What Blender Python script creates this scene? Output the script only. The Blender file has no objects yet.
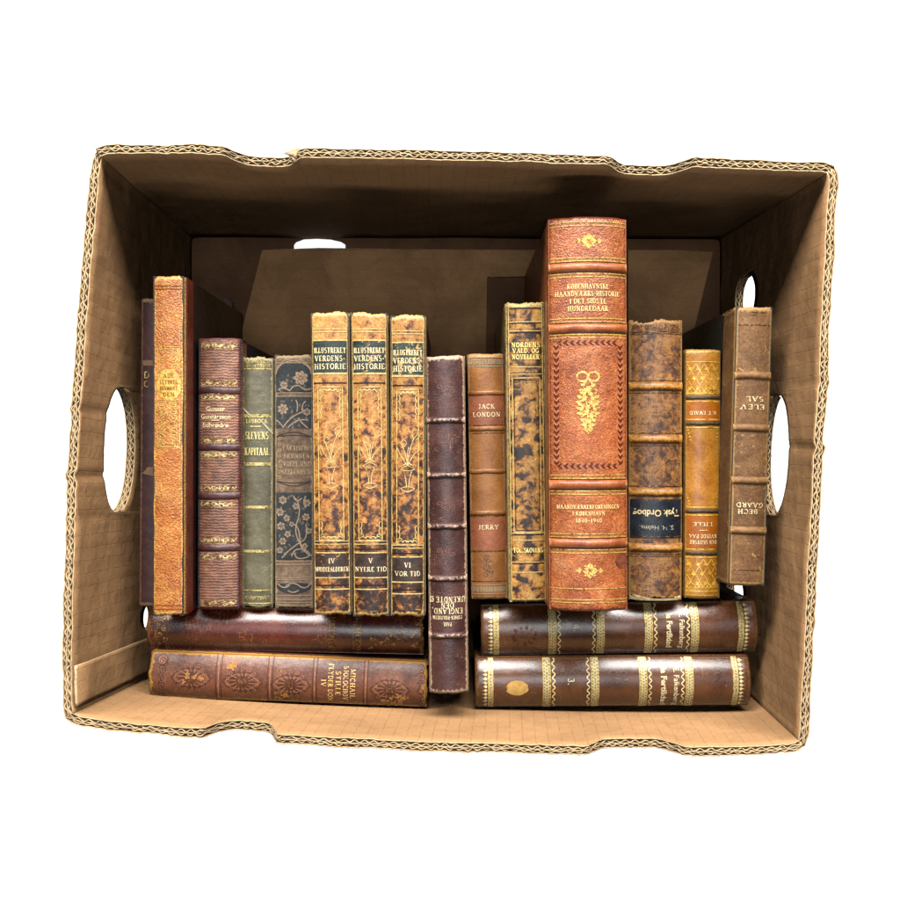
import bpy, math, random
from mathutils import Vector, noise
from mathutils.geometry import tessellate_polygon

C = bpy.context.scene.collection
S = bpy.context.scene
CAM_H = 0.91          # camera height above the floor of the box (metres)
FPX = 990.0           # focal length in photo pixels (900 px frame)
RIM = 0.25            # height of the box rim


def W(px, py, z):
    """a measured photo point at height z -> metres on the table"""
    k = (CAM_H - z) / FPX
    return Vector(((px - 450) * k, (450 - py) * k, z))


# ------------------------------------------------------------------ materials
def s2l(v):
    v /= 255.0
    return v / 12.92 if v <= 0.04045 else ((v + 0.055) / 1.055) ** 2.4


K = 0.55


def col(r, g, b, k=None):
    k = K if k is None else k
    c = [s2l(q) * k for q in (r, g, b)]
    y = .3 * c[0] + .6 * c[1] + .1 * c[2]
    return tuple(min(.95, max(.002, y + (q - y) * 1.07)) for q in c) + (1,)


class N:
    def __init__(self, name):
        self.m = bpy.data.materials.new(name)
        self.m.use_nodes = True
        self.t = self.m.node_tree
        self.t.nodes.clear()
        self.out = self.t.nodes.new('ShaderNodeOutputMaterial')
        self.b = self.t.nodes.new('ShaderNodeBsdfPrincipled')
        self.t.links.new(self.b.outputs[0], self.out.inputs[0])

    def n(self, typ, **kw):
        nd = self.t.nodes.new(typ)
        for k, v in kw.items():
            setattr(nd, k, v)
        return nd

    def l(self, a, b):
        self.t.links.new(a, b)

    def val(self, sock, v):
        if hasattr(v, 'is_linked') or isinstance(v, bpy.types.NodeSocket):
            self.l(v, sock)
        else:
            sock.default_value = v

    def math(self, op, a, b=None, c=None, clamp=False):
        nd = self.n('ShaderNodeMath', operation=op, use_clamp=clamp)
        self.val(nd.inputs[0], a)
        if b is not None:
            self.val(nd.inputs[1], b)
        if c is not None:
            self.val(nd.inputs[2], c)
        return nd.outputs[0]

    def mix(self, f, a, b, mode='MIX'):
        nd = self.n('ShaderNodeMix', data_type='RGBA', blend_type=mode)
        self.val(nd.inputs[0], f)
        self.val(nd.inputs[6], a)
        self.val(nd.inputs[7], b)
        return nd.outputs[2]

    def ramp(self, f, stops, interp='LINEAR'):
        nd = self.n('ShaderNodeValToRGB')
        nd.color_ramp.interpolation = interp
        e = nd.color_ramp.elements
        while len(e) < len(stops):
            e.new(0.5)
        for i, (p, c) in enumerate(stops):
            e[i].position = p
            e[i].color = c
        self.l(f, nd.inputs[0])
        return nd.outputs[0]

    def step(self, f, lo, hi):
        nd = self.n('ShaderNodeMapRange', interpolation_type='SMOOTHSTEP')
        self.l(f, nd.inputs[0])
        nd.inputs[1].default_value = lo
        nd.inputs[2].default_value = hi
        return nd.outputs[0]

    def uv(self, seed=0.0, sx=1.0, sy=1.0, rot=0.0):
        tc = self.n('ShaderNodeTexCoord')
        mp = self.n('ShaderNodeMapping')
        mp.inputs['Location'].default_value = (seed * 1.37, seed * 0.71, seed)
        mp.inputs['Scale'].default_value = (sx, sy, 1)
        mp.inputs['Rotation'].default_value = (0, 0, rot)
        self.l(tc.outputs['UV'], mp.inputs[0])
        return mp.outputs[0]

    def noise(self, vec, scale, detail=4, rough=.55, dist=0.0):
        nd = self.n('ShaderNodeTexNoise')
        self.l(vec, nd.inputs['Vector'])
        nd.inputs['Scale'].default_value = scale
        nd.inputs['Detail'].default_value = detail
        nd.inputs['Roughness'].default_value = rough
        nd.inputs['Distortion'].default_value = dist
        return nd.outputs[0]

    def voro(self, vec, scale, feature='F1', rnd=1.0):
        nd = self.n('ShaderNodeTexVoronoi', feature=feature)
        self.l(vec, nd.inputs['Vector'])
        nd.inputs['Scale'].default_value = scale
        nd.inputs['Randomness'].default_value = rnd
        return nd.outputs[0]

    def bump(self, h, strength, dist, prev=None):
        nd = self.n('ShaderNodeBump')
        nd.inputs['Strength'].default_value = strength
        nd.inputs['Distance'].default_value = dist
        self.l(h, nd.inputs['Height'])
        if prev is not None:
            self.l(prev, nd.inputs['Normal'])
        return nd.outputs[0]

    def done(self, color, rough=.5, normal=None, spec=.5, metallic=0.0, coat=0.0):
        self.val(self.b.inputs['Base Color'], color)
        self.val(self.b.inputs['Roughness'], rough)
        self.b.inputs['Specular IOR Level'].default_value = spec
        self.val(self.b.inputs['Metallic'], metallic)
        self.b.inputs['Coat Weight'].default_value = coat
        self.b.inputs['Coat Roughness'].default_value = .22
        if normal is not None:
            self.l(normal, self.b.inputs['Normal'])
        return self.m


SEED = [1.0]


def leather(name, stops, scale=90, detail=7, dist=.6, nrough=.62, rough=.42, grain='fine',
            gscale=900, gbump=.35, wear=None, wamt=.5, scratch=None, samt=.35, spec=.5, coat=0.0,
            spots=None, spot_amt=.3, stretch=1.0, fleck=.25, hazy=None, grad=0.0):
    """aged leather / cloth: mottling, grain, scratches, worn edges"""
    SEED[0] += 3.17
    sd = SEED[0]
    m = N(name)
    v = m.uv(sd, stretch, 1)
    base = m.noise(v, scale, detail, nrough, dist)
    if grad:                                        # paler towards the head, where the leather has faded
        tc = m.n('ShaderNodeTexCoord'); sp_ = m.n('ShaderNodeSeparateXYZ')
        m.l(tc.outputs['UV'], sp_.inputs[0])
        base = m.math('MULTIPLY_ADD', sp_.outputs[1], grad, base)
    c = m.ramp(base, stops)
    # fine tonal fleck
    f = m.noise(m.uv(sd + 5), gscale * .9, 3, .6)
    c = m.mix(fleck, c, m.ramp(f, [(.28, (.04, .04, .04, 1)), (.5, (.5, .5, .5, 1)), (.72, (1, 1, 1, 1))]), 'OVERLAY')
    # broad tone drift
    d = m.noise(m.uv(sd + 9), 22, 3, .5)
    c = m.mix(.4, c, m.ramp(d, [(.3, (.25, .25, .25, 1)), (.7, (.75, .75, .75, 1))]), 'OVERLAY')
    if spots:
        sp = m.step(m.noise(m.uv(sd + 13), scale * 1.7, 5, .7, .8), .74 - spot_amt * .4, .80 - spot_amt * .4)
        c = m.mix(sp, c, spots)
    if scratch:
        a = m.noise(m.uv(sd + 21, 1, 9, .5), 160, 4, .7, .4)
        b = m.noise(m.uv(sd + 27, 9, 1, -.35), 150, 4, .7, .4)
        s = m.math('MAXIMUM', m.step(a, .70 - samt * .22, .74 - samt * .18), m.step(b, .70 - samt * .22, .75 - samt * .18))
        gate = m.step(m.noise(m.uv(sd + 33), 60, 4, .6), .46, .62)
        s = m.math('MULTIPLY', s, gate)
        c = m.mix(s, c, scratch)
    if wear:
        at = m.n('ShaderNodeAttribute', attribute_name='wear')
        nz = m.noise(m.uv(sd + 41), 420, 6, .72)
        k = m.math('MULTIPLY_ADD', nz, 1.5, m.math('MULTIPLY_ADD', at.outputs['Fac'], .95, -1.32 + wamt * .3))
        k = m.step(k, 0.0, .22)
        c = m.mix(k, c, wear)
    if hazy:
        c = m.mix(m.step(m.noise(m.uv(sd + 51), 45, 6, .7), .5, .75), c, hazy)
    vv = m.uv(sd + 61)
    if grain == 'pebble':
        h = m.voro(vv, gscale, 'F1')
    elif grain == 'ridge':
        w = m.n('ShaderNodeTexWave', wave_type='BANDS', bands_direction='Y')
        m.l(vv, w.inputs['Vector'])
        w.inputs['Scale'].default_value = gscale
        w.inputs['Distortion'].default_value = 6
        w.inputs['Detail'].default_value = 4
        w.inputs['Detail Scale'].default_value = 1.6
        w.inputs['Detail Roughness'].default_value = .7
        h = w.outputs['Fac']
        c = m.mix(.5, c, m.ramp(h, [(.0, (.28, .28, .28, 1)), (.6, (.62, .62, .62, 1))]), 'OVERLAY')
    elif grain == 'weave':
        a = m.n('ShaderNodeTexWave', wave_type='BANDS', bands_direction='X')
        b = m.n('ShaderNodeTexWave', wave_type='BANDS', bands_direction='Y')
        for w in (a, b):
            m.l(vv, w.inputs['Vector'])
            w.inputs['Scale'].default_value = gscale
            w.inputs['Distortion'].default_value = 1.2
        h = m.math('ADD', a.outputs['Fac'], b.outputs['Fac'])
    else:
        h = m.noise(vv, gscale, 5, .7)
    nb = m.bump(h, gbump, .0006)
    nb = m.bump(m.noise(m.uv(sd + 71), 130, 4, .6), .35 if rough > .3 else .16, .0015, nb)
    r = m.math('MULTIPLY_ADD', m.noise(m.uv(sd + 81), 150, 5, .65), .36, rough - .18, clamp=True)
    return m.done(c, r, nb, spec, coat=coat)


def gilt(name, bright, dull, leather_c, worn=.35, metal=.35, rough=.38, scale=500):
    SEED[0] += 2.3
    m = N(name)
    nz = m.noise(m.uv(SEED[0]), scale, 5, .7)
    c = m.ramp(nz, [(.36, dull), (.58, bright)])
    w = m.step(m.noise(m.uv(SEED[0] + 7), scale * .55, 5, .72), .62 - worn * .35, .72 - worn * .3)
    c = m.mix(m.math('SUBTRACT', 1, w) if worn > 1 else w, c, leather_c)
    return m.done(c, rough, m.bump(nz, .25, .0003), .5, metal)


def flat(name, base, rough=.7, var=.25, scale=200, bump=.2, spec=.3, sx=1, sy=1):
    SEED[0] += 1.9
    m = N(name)
    nz = m.noise(m.uv(SEED[0], sx, sy), scale, 6, .65)
    c = m.mix(var, base, m.ramp(nz, [(.3, (0.1, .1, .1, 1)), (.7, (.9, .9, .9, 1))]), 'OVERLAY')
    return m.done(c, rough, m.bump(nz, bump, .0006), spec)


def cardboard(name, base, lines=.27, stain=None):
    SEED[0] += 4.1
    m = N(name)
    v = m.uv(SEED[0])
    fib = m.noise(m.uv(SEED[0], 1, 4), 420, 6, .75)
    blot = m.noise(v, 14, 5, .6)
    c = m.mix(.5, base, m.ramp(fib, [(.3, (.22, .22, .22, 1)), (.7, (.78, .78, .78, 1))]), 'OVERLAY')
    c = m.mix(.35, c, m.ramp(blot, [(.3, (.3, .3, .3, 1)), (.7, (.7, .7, .7, 1))]), 'OVERLAY')
    if stain:
        st = m.step(m.noise(m.uv(SEED[0] + 14), 17, 7, .68, .5), .44, .62)
        c = m.mix(m.math('MULTIPLY', st, .4), c, stain)
        st = m.step(m.noise(m.uv(SEED[0] + 17), 60, 6, .7), .58, .7)
        c = m.mix(m.math('MULTIPLY', st, .3), c, stain)
    else:                                           # rubbed and handled patches, a few dirty specks
        st = m.step(m.noise(m.uv(SEED[0] + 14), 26, 7, .7, .6), .52, .72)
        c = m.mix(m.math('MULTIPLY', st, .28), c, col(136, 98, 64))
        st = m.step(m.noise(m.uv(SEED[0] + 18, 1, 3), 75, 6, .72), .62, .70)
        c = m.mix(m.math('MULTIPLY', st, .35), c, col(220, 186, 146))
    fl = m.step(m.noise(m.uv(SEED[0] + 3), 900, 2, .5), .68, .74)
    c = m.mix(m.math('MULTIPLY', fl, .35), c, col(60, 40, 24))
    # pressed-in washboard lines of the liner: long along the flutes, short staggered joints
    wob = m.noise(v, 40, 3)
    tc = m.n('ShaderNodeTexCoord')
    sep = m.n('ShaderNodeSeparateXYZ')
    m.l(tc.outputs['UV'], sep.inputs[0])
    cmb = m.n('ShaderNodeCombineXYZ')
    m.l(m.math('MULTIPLY_ADD', wob, .003, sep.outputs[1]), cmb.inputs[0])
    m.l(m.math('MULTIPLY_ADD', wob, .0022, sep.outputs[0]), cmb.inputs[1])
    bk = m.n('ShaderNodeTexBrick', offset=.5, squash=1.0)
    m.l(cmb.outputs[0], bk.inputs['Vector'])
    bk.inputs['Scale'].default_value = 1
    bk.inputs['Mortar Size'].default_value = .00034
    bk.inputs['Mortar Smooth'].default_value = .6
    bk.inputs['Brick Width'].default_value = .026
    bk.inputs['Row Height'].default_value = .0088
    br = m.math('MULTIPLY', bk.outputs['Fac'], m.step(m.noise(m.uv(SEED[0] + 8), 130, 4, .6), .34, .62))
    c = m.mix(m.math('MULTIPLY', br, lines), c, col(70, 45, 25))  # shade in the dents is put into the colour
    nb = m.bump(br, .5, -.0008)
    w = m.n('ShaderNodeTexWave', wave_type='BANDS', bands_direction='X')
    m.l(m.uv(0), w.inputs['Vector'])
    w.inputs['Scale'].default_value = 24.2
    w.inputs['Distortion'].default_value = .6
    nb = m.bump(w.outputs['Fac'], .12, .0012, nb)
    nb = m.bump(fib, .35, .0005, nb)
    nb = m.bump(m.noise(v, 30, 3), .5, .006, nb)
    return m.done(c, .82, nb, .22)


# ------------------------------------------------------------------ mesh helpers
def setp(o, label=None, cat=None, group=None, kind=None):
    if label: o['label'] = label
    if cat: o['category'] = cat
    if group: o['group'] = group
    if kind: o['kind'] = kind
    return o


def empty(name, loc, rz=0.0):
    o = bpy.data.objects.new(name, None)
    o.empty_display_size = .03
    o.location = loc
    o.rotation_euler = (0, 0, rz)
    C.objects.link(o)
    return o


class MB:
    """collects one mesh"""
    def __init__(self):
        self.v, self.f, self.uv, self.w, self.mi = [], [], [], [], []

    def add(self, p, uv=None, w=0.0):
        self.v.append((p[0], p[1], p[2]))
        self.uv.append(uv if uv is not None else (p[0], p[1]))
        self.w.append(w)
        return len(self.v) - 1

    def face(self, ids, mi=0):
        self.f.append(tuple(ids))
        self.mi.append(mi)

    def grid(self, rows, mi=0, close=False):
        """rows: list of lists of (point, uv, wear)"""
        ids = [[self.add(*q) for q in r] for r in rows]
        for a, b in zip(ids, ids[1:]):
            for i in range(len(a) - 1):
                self.face((a[i], a[i + 1], b[i + 1], b[i]), mi)
        return ids

    def box(self, x0, x1, y0, y1, z0, z1, mi=0, jig=0.0):
        """box with split faces so each face gets its own uv"""
        def q(a, b, c, d, ua):
            ids = [self.add(p, ua(p)) for p in (a, b, c, d)]
            self.face(ids, mi)
        P = lambda x, y, z: (x, y, z)
        xy = lambda p: (p[0], p[1]); yz = lambda p: (p[2], p[1]); xz = lambda p: (p[0], p[2])
        q(P(x0, y0, z1), P(x1, y0, z1), P(x1, y1, z1), P(x0, y1, z1), xy)
        q(P(x0, y1, z0), P(x1, y1, z0), P(x1, y0, z0), P(x0, y0, z0), xy)
        q(P(x0, y0, z0), P(x0, y0, z1), P(x0, y1, z1), P(x0, y1, z0), yz)
        q(P(x1, y1, z0), P(x1, y1, z1), P(x1, y0, z1), P(x1, y0, z0), yz)
        q(P(x0, y0, z0), P(x1, y0, z0), P(x1, y0, z1), P(x0, y0, z1), xz)
        q(P(x1, y1, z0), P(x0, y1, z0), P(x0, y1, z1), P(x1, y1, z1), xz)

    def weld(self):
        seen, remap = {}, []
        v, uv, w = [], [], []
        for p, u, q in zip(self.v, self.uv, self.w):
            kk = (round(p[0] * 2e5), round(p[1] * 2e5), round(p[2] * 2e5))
            if kk not in seen:
                seen[kk] = len(v); v.append(p); uv.append(u); w.append(q)
            remap.append(seen[kk])
        f, mi = [], []
        for fc, m in zip(self.f, self.mi):
            g = []
            for i in fc:
                if remap[i] not in g: g.append(remap[i])
            if len(g) > 2: f.append(tuple(g)); mi.append(m)
        self.v, self.uv, self.w, self.f, self.mi = v, uv, w, f, mi

    def build(self, name, mats, parent=None, smooth=True, solid=None):
        me = bpy.data.meshes.new(name)
        me.from_pydata(self.v, [], self.f)
        uvl = me.uv_layers.new(name='UVMap')
        for lp in me.loops:
            uvl.data[lp.index].uv = self.uv[lp.vertex_index]
        at = me.attributes.new('wear', 'FLOAT', 'POINT')
        at.data.foreach_set('value', self.w)
        for m in (mats if isinstance(mats, (list, tuple)) else [mats]):
            me.materials.append(m)
        for p, i in zip(me.polygons, self.mi):
            p.material_index = i
            p.use_smooth = smooth
        me.update()
        o = bpy.data.objects.new(name, me)
        C.objects.link(o)
        if parent: o.parent = parent
        if solid:
            md = o.modifiers.new('thickness', 'SOLIDIFY')
            md.thickness = solid[0]
            md.offset = solid[1]
            if len(solid) > 2: md.material_offset_rim = solid[2]
        return o


def nz(x, y, z=0.0):
    return noise.noise(Vector((x, y, z)))


# ------------------------------------------------------------------ setting
def build_ground():
    """white ground, made translucent so an added unseen lamp below keeps it shadowless"""
    b = MB()
    b.grid([[((x, y, -.009), (x, y), 0) for x in (-3, -1, 0, 1, 3)] for y in (-3, -1, 0, 1, 3)])
    m = N('white_translucent_sheet')
    m.b.inputs['Base Color'].default_value = (.9, .9, .9, 1)
    m.b.inputs['Roughness'].default_value = .9
    m.b.inputs['Specular IOR Level'].default_value = .1
    tr = m.n('ShaderNodeBsdfTranslucent')
    tr.inputs[0].default_value = (.95, .95, .95, 1)
    mx = m.n('ShaderNodeMixShader')
    mx.inputs[0].default_value = .5
    m.l(m.b.outputs[0], mx.inputs[1]); m.l(tr.outputs[0], mx.inputs[2])
    m.l(mx.outputs[0], m.out.inputs[0])
    o = b.build('ground', m.m)
    setp(o, kind='structure')


# ------------------------------------------------------------------ the box
TH = 0.0056
# (floor corner, rim corner) of the inside face, clockwise from the far left
CORN = [(W(190, 236, 0), W(100, 154, RIM)), (W(722, 238, 0), W(830, 171, RIM)),
        (W(718, 667, 0), W(800, 742, RIM)), (W(190, 657, 0), W(70, 714, RIM))]


def build_box():
    random.seed(4)
    kraft = cardboard('kraft_cardboard_liner', col(202, 156, 112))
    kraft_out = cardboard('kraft_cardboard_outside', col(180, 144, 104), .2)
    edge = flat('torn_cardboard_edge', col(220, 192, 152, .64), .9, .5, 500, .4, .1)
    flute = flat('corrugated_medium', col(196, 164, 126), .9, .4, 300, .3, .1)
    root = empty('cardboard_box', (0, 0, 0))
    setp(root, 'open brown corrugated cardboard box with oval hand holes, packed with old books', 'box')

    # one closed ring path with rounded corners; entries (floor point, rim point, wall index, fraction)
    NS = 1.0
    ring = []
    lens = []
    R = .007
    for i in range(4):
        a, b = CORN[i], CORN[(i + 1) % 4]
        L = (b[1] - a[1]).length
        lens.append(L)
        steps = int(L / .0009)
        for k in range(steps):
            f = (k + .5) / steps
            lo = a[0].lerp(b[0], f)
            hi = a[1].lerp(b[1], f)
            # round corner: pull towards the diagonal near the ends
            d = min(f, 1 - f) * L
            if d < R:
                t = (R - d)
                pull = t * t / (2 * R) * .55
                e = (b[1] - a[1]).normalized()
                nin = Vector((e.y, -e.x, 0))           # inward (clockwise seen from above)
                if nin.dot(-a[1]) < 0: nin = -nin
                along = e if f < .5 else -e
                lo = lo + nin * pull
                hi = hi + nin * pull
            ring.append((lo, hi, i, f))
    n = len(ring)
    # outward normals
    norms = []
    for k in range(n):
        p, q = ring[(k - 3) % n][1], ring[(k + 3) % n][1]
        e = (q - p); e.z = 0; e.normalize()
        no = Vector((-e.y, e.x, 0))
        if no.dot(ring[k][1]) < 0: no = -no
        norms.append(no)
    arc = [0.0]
    for k in range(1, n):
        arc.append(arc[-1] + (ring[k][1] - ring[k - 1][1]).length)

    # bulge of each wall (outward, metres): mid height / rim
    BUL = {0: (.0, .002), 1: (.002, .0), 2: (.0042, .0098), 3: (.004, .0045)}

    def notch(x, c, w, d):
        """a finger notch: soft sided, flat bottom"""
        t = abs(x - c) / w
        if t >= 1: return 0
        return d * (1 - max(0, (t - .45) / .55) ** 1.6)

    def top(k):
        lo, hi, i, f = ring[k]
        x = hi.x * FPX / (CAM_H - RIM) + 450
        y = 450 - hi.y * FPX / (CAM_H - RIM)
        v = RIM
        if i == 0:
            v -= notch(x, 262, 38, .022) + notch(x, 652, 42, .024)
            v += .006 * math.exp(-((x - 170) / 70) ** 2)
        elif i == 2:
            v -= notch(x, 240, 37, .026) + notch(x, 636, 48, .021)
        j = .0007 * nz(arc[k] * 160, 1.3) + .0005 * nz(arc[k] * 600, 4.1)
        if i in (0, 2):
            for c, wd in (((262, 38), (652, 42)) if i == 0 else ((240, 37), (636, 48))):
                if abs(x - c) < wd * 1.1:
                    j += .0022 * nz(arc[k] * 260, 9) + .0012 * nz(arc[k] * 900, 2)
        return v + j

    HOLES = {1: [(.0435, -.050, .128, .192, 'oval'), (.148, .109, .045, .098, 'oval'), (-.106, -.136, .03, .088, 'oval')],
             3: [(.046, -.049, .136, .203, 'oval'), (-.124, -.147, .088, .116, 'oval')]}

    def hole(k, i_=None):
        lo, hi, i, f = ring[k]
        c = .5 * (lo + hi)
        pos = c.y if i in (1, 3) else c.x
        if i == 0: pos = lo.x
        for a, b, z0, z1, sh in HOLES.get(i, []):
            mn, mx = min(a, b), max(a, b)
            if mn < pos < mx:
                t = 2 * (pos - mn) / (mx - mn) - 1
                w = math.sqrt(max(0, 1 - abs(t) ** 2.2))
                zc = (z0 + z1) / 2
                r = (z1 - z0) / 2
                jj = .0006 * nz(pos * 700, z0 * 50)
                if sh == 'arch':
                    return z0, z0 + (z1 - z0) * w ** .8 + jj
                return zc - r * w + jj, zc + r * w + jj
        return None

    def pt(k, z, off):
        lo, hi, i, f = ring[k]
        t = z / RIM
        p = lo.lerp(hi, t)
        bm, br = BUL[i]
        s = math.sin(math.pi * f)
        if i == 2: s = max(0, s) ** .5
        bow = s * (bm * math.sin(math.pi * min(1, max(0, t))) + br * max(0, t) ** 2)
        bow += .0012 * nz(arc[k] * 14, z * 16) * s
        crush = .0006 * nz(arc[k] * 65, 4.4) + .0005 * nz(arc[k] * 210, 8.8)
        bow += crush * max(0, t) ** 14
        if i in (1, 3) and t > .7:                      # creases from the hand hole up to the rim
            for cy, am in (((.028, .0016), (-.017, .0020), (-.046, .0010)) if i == 3 else ((.002, .0018), (.046, .0010))):
                bow += am * min(1, (t - .7) / .15) * math.exp(-((hi.y - cy + .004 * (t - .85)) / .0026) ** 2)
        p = p + norms[k] * (bow + off * (1 - .18 * max(0, t) ** 14 * (.5 + nz(arc[k] * 38, 2.2))))
        p.z = z
        return p

    def sheet(mb, ks, off, nv, mi=0, zb=-.004, rag=0.0, sd=0.0):
        """strip along columns ks, with the hand holes left open"""
        lowr = [[] for _ in range(nv + 1)]
        uppr = [[] for _ in range(nv + 1)]
        for k in ks:
            o = off(k) if callable(off) else off
            T_ = top(k) + rag * (nz(arc[k] * 120, sd) + .7 * nz(arc[k] * 420, sd + 3) - .3)
            h = hole(k)
            lo, hi = h if h else (zb if ring[k][2] == 0 else .1,) * 2
            for j in range(nv + 1):
                z = zb + (lo - zb) * j / nv
                lowr[j].append((pt(k, z, o), (arc[k], z), 0))
                z = hi + (T_ - hi) * j / nv
                uppr[j].append((pt(k, z, o), (arc[k], z), 0))
        mb.grid(lowr, mi)
        mb.grid(uppr, mi)
        mb.weld()

    start = 0
    for i in range(4):
        cnt = sum(1 for r in ring if r[2] == i)
        fine = [k % n for k in range(start, start + cnt + 1)]
        # keep the closing column inside this wall's own parametrisation
        med = fine[::3] + ([fine[-1]] if fine[::3][-1] != fine[-1] else [])
        a = MB(); sheet(a, med, 0.0, 14, rag=.0008, sd=1)
        panel = a.build('side_panel', [kraft, edge], root, solid=(.0007, 1, 1))
        b = MB(); sheet(b, med, TH, 6, rag=.0012, sd=7)
        b.build('outer_liner', [kraft_out, edge], panel, solid=(.0007, -1, 1))
        m_ = MB(); sheet(m_, med, TH * .54, 6, rag=.0010, sd=13)
        m_.build('middle_liner', [flute, edge], panel, solid=(.0005, 0, 1))
        for r, (o0, o1, per, ph) in enumerate(((.0007, TH * .54 - .0004, .0068, 0), (TH * .54 + .0004, TH - .0007, .0062, 1.3))):
            wv = MB()
            def off(k, o0=o0, o1=o1, per=per, ph=ph):
                s = math.sin(2 * math.pi * arc[k] / per + ph + 1.3 * nz(arc[k] * 45, ph))
                s = max(-1, min(1, s * 1.25)) * (.82 + .35 * nz(arc[k] * 70, ph + 2))
                return (o0 + o1) / 2 + (o1 - o0) / 2 * s
            sheet(wv, fine, off, 6, rag=.0011, sd=20 + ph)
            wv.build('corrugation', [flute, edge], panel, solid=(.00055, 0, 1))
        start += cnt

    # floor, two layers: the lower sheet and the folded-in flaps on it
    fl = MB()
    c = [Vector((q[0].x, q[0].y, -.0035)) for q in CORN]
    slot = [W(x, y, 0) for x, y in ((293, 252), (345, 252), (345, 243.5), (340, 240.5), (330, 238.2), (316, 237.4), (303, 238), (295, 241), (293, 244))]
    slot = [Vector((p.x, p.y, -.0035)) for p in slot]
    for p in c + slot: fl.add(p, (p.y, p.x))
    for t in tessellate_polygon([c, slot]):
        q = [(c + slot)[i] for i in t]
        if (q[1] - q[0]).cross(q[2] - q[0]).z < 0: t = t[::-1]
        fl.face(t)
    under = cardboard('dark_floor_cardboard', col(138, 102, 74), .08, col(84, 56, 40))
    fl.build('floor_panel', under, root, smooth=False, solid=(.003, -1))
    grey = cardboard('grey_floor_flap_cardboard', col(208, 162, 116), .05, col(136, 98, 66))

    def flap(pts, z):
        mb = MB()
        P = [W(x, y, z) for x, y in pts]
        tri = tessellate_polygon([P])
        for p in P:
            mb.add((p.x, p.y, z + .0008 * nz(p.x * 60, p.y * 60)), (p.y, p.x))
        for t in tri: mb.face(t[::-1])
        return mb.build('floor_flap', [grey, edge], root, smooth=False, solid=(.0028, -1, 1))
    flap([(262, 250), (318, 249.5), (395, 249), (470, 249.5), (548, 250), (548, 276), (487, 277), (485, 420),
          (222, 420), (242, 330)], .0012)
    flap([(628, 250), (676, 250), (713, 252), (694, 330), (686, 420), (628, 420)], .0014)

    # torn paper tab hanging at the finger notch of the far wall
    tab = MB()
    P = [W(x, y, .2405) for x, y in ((282, 153.5), (290, 151.5), (296, 148.5), (301, 149), (299, 152), (297, 155), (298.5, 161), (295, 163), (292.5, 158), (288, 155.5))]
    for q, p in enumerate(P): tab.add((p.x, p.y, p.z + .0012 * (q % 3)), (p.x, p.y))
    for t in tessellate_polygon([P]): tab.face(t[::-1])
    tab.build('torn_tab', edge, root, solid=(.0006, -1))

    # inner corner flaps folded against the side walls
    def wallpatch(name, i, fa, fb, off, th):
        mb = MB()
        ks = [k for k in range(n) if ring[k][2] == i and fa <= ring[k][3] <= fb][::3]
        rows = []
        for j in range(13):
            rows.append([])
        for q, k in enumerate(ks):
            T_ = top(k) - .001
            for j in range(13):
                z = .0 + T_ * j / 12
                rows[j].append((pt(k, z, off - .001 * nz(z * 30, q * .1)), (arc[k] + .3, z), 0))
        mb.grid(rows)
        return mb.build(name, [kraft, edge], root, solid=(th, 1, 1))
    # left wall runs from the near corner (f=0) to the far corner (f=1)
    wallpatch('corner_flap', 3, .012, .086, -.0024, .0018)
    return root


# ------------------------------------------------------------------ books
def _arc(cx, cy, rx, ry, a0, a1, n=9):
    return [(cx + rx * math.cos(math.radians(a0 + (a1 - a0) * i / n)), cy + ry * math.sin(math.radians(a0 + (a1 - a0) * i / n))) for i in range(n + 1)]


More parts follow.
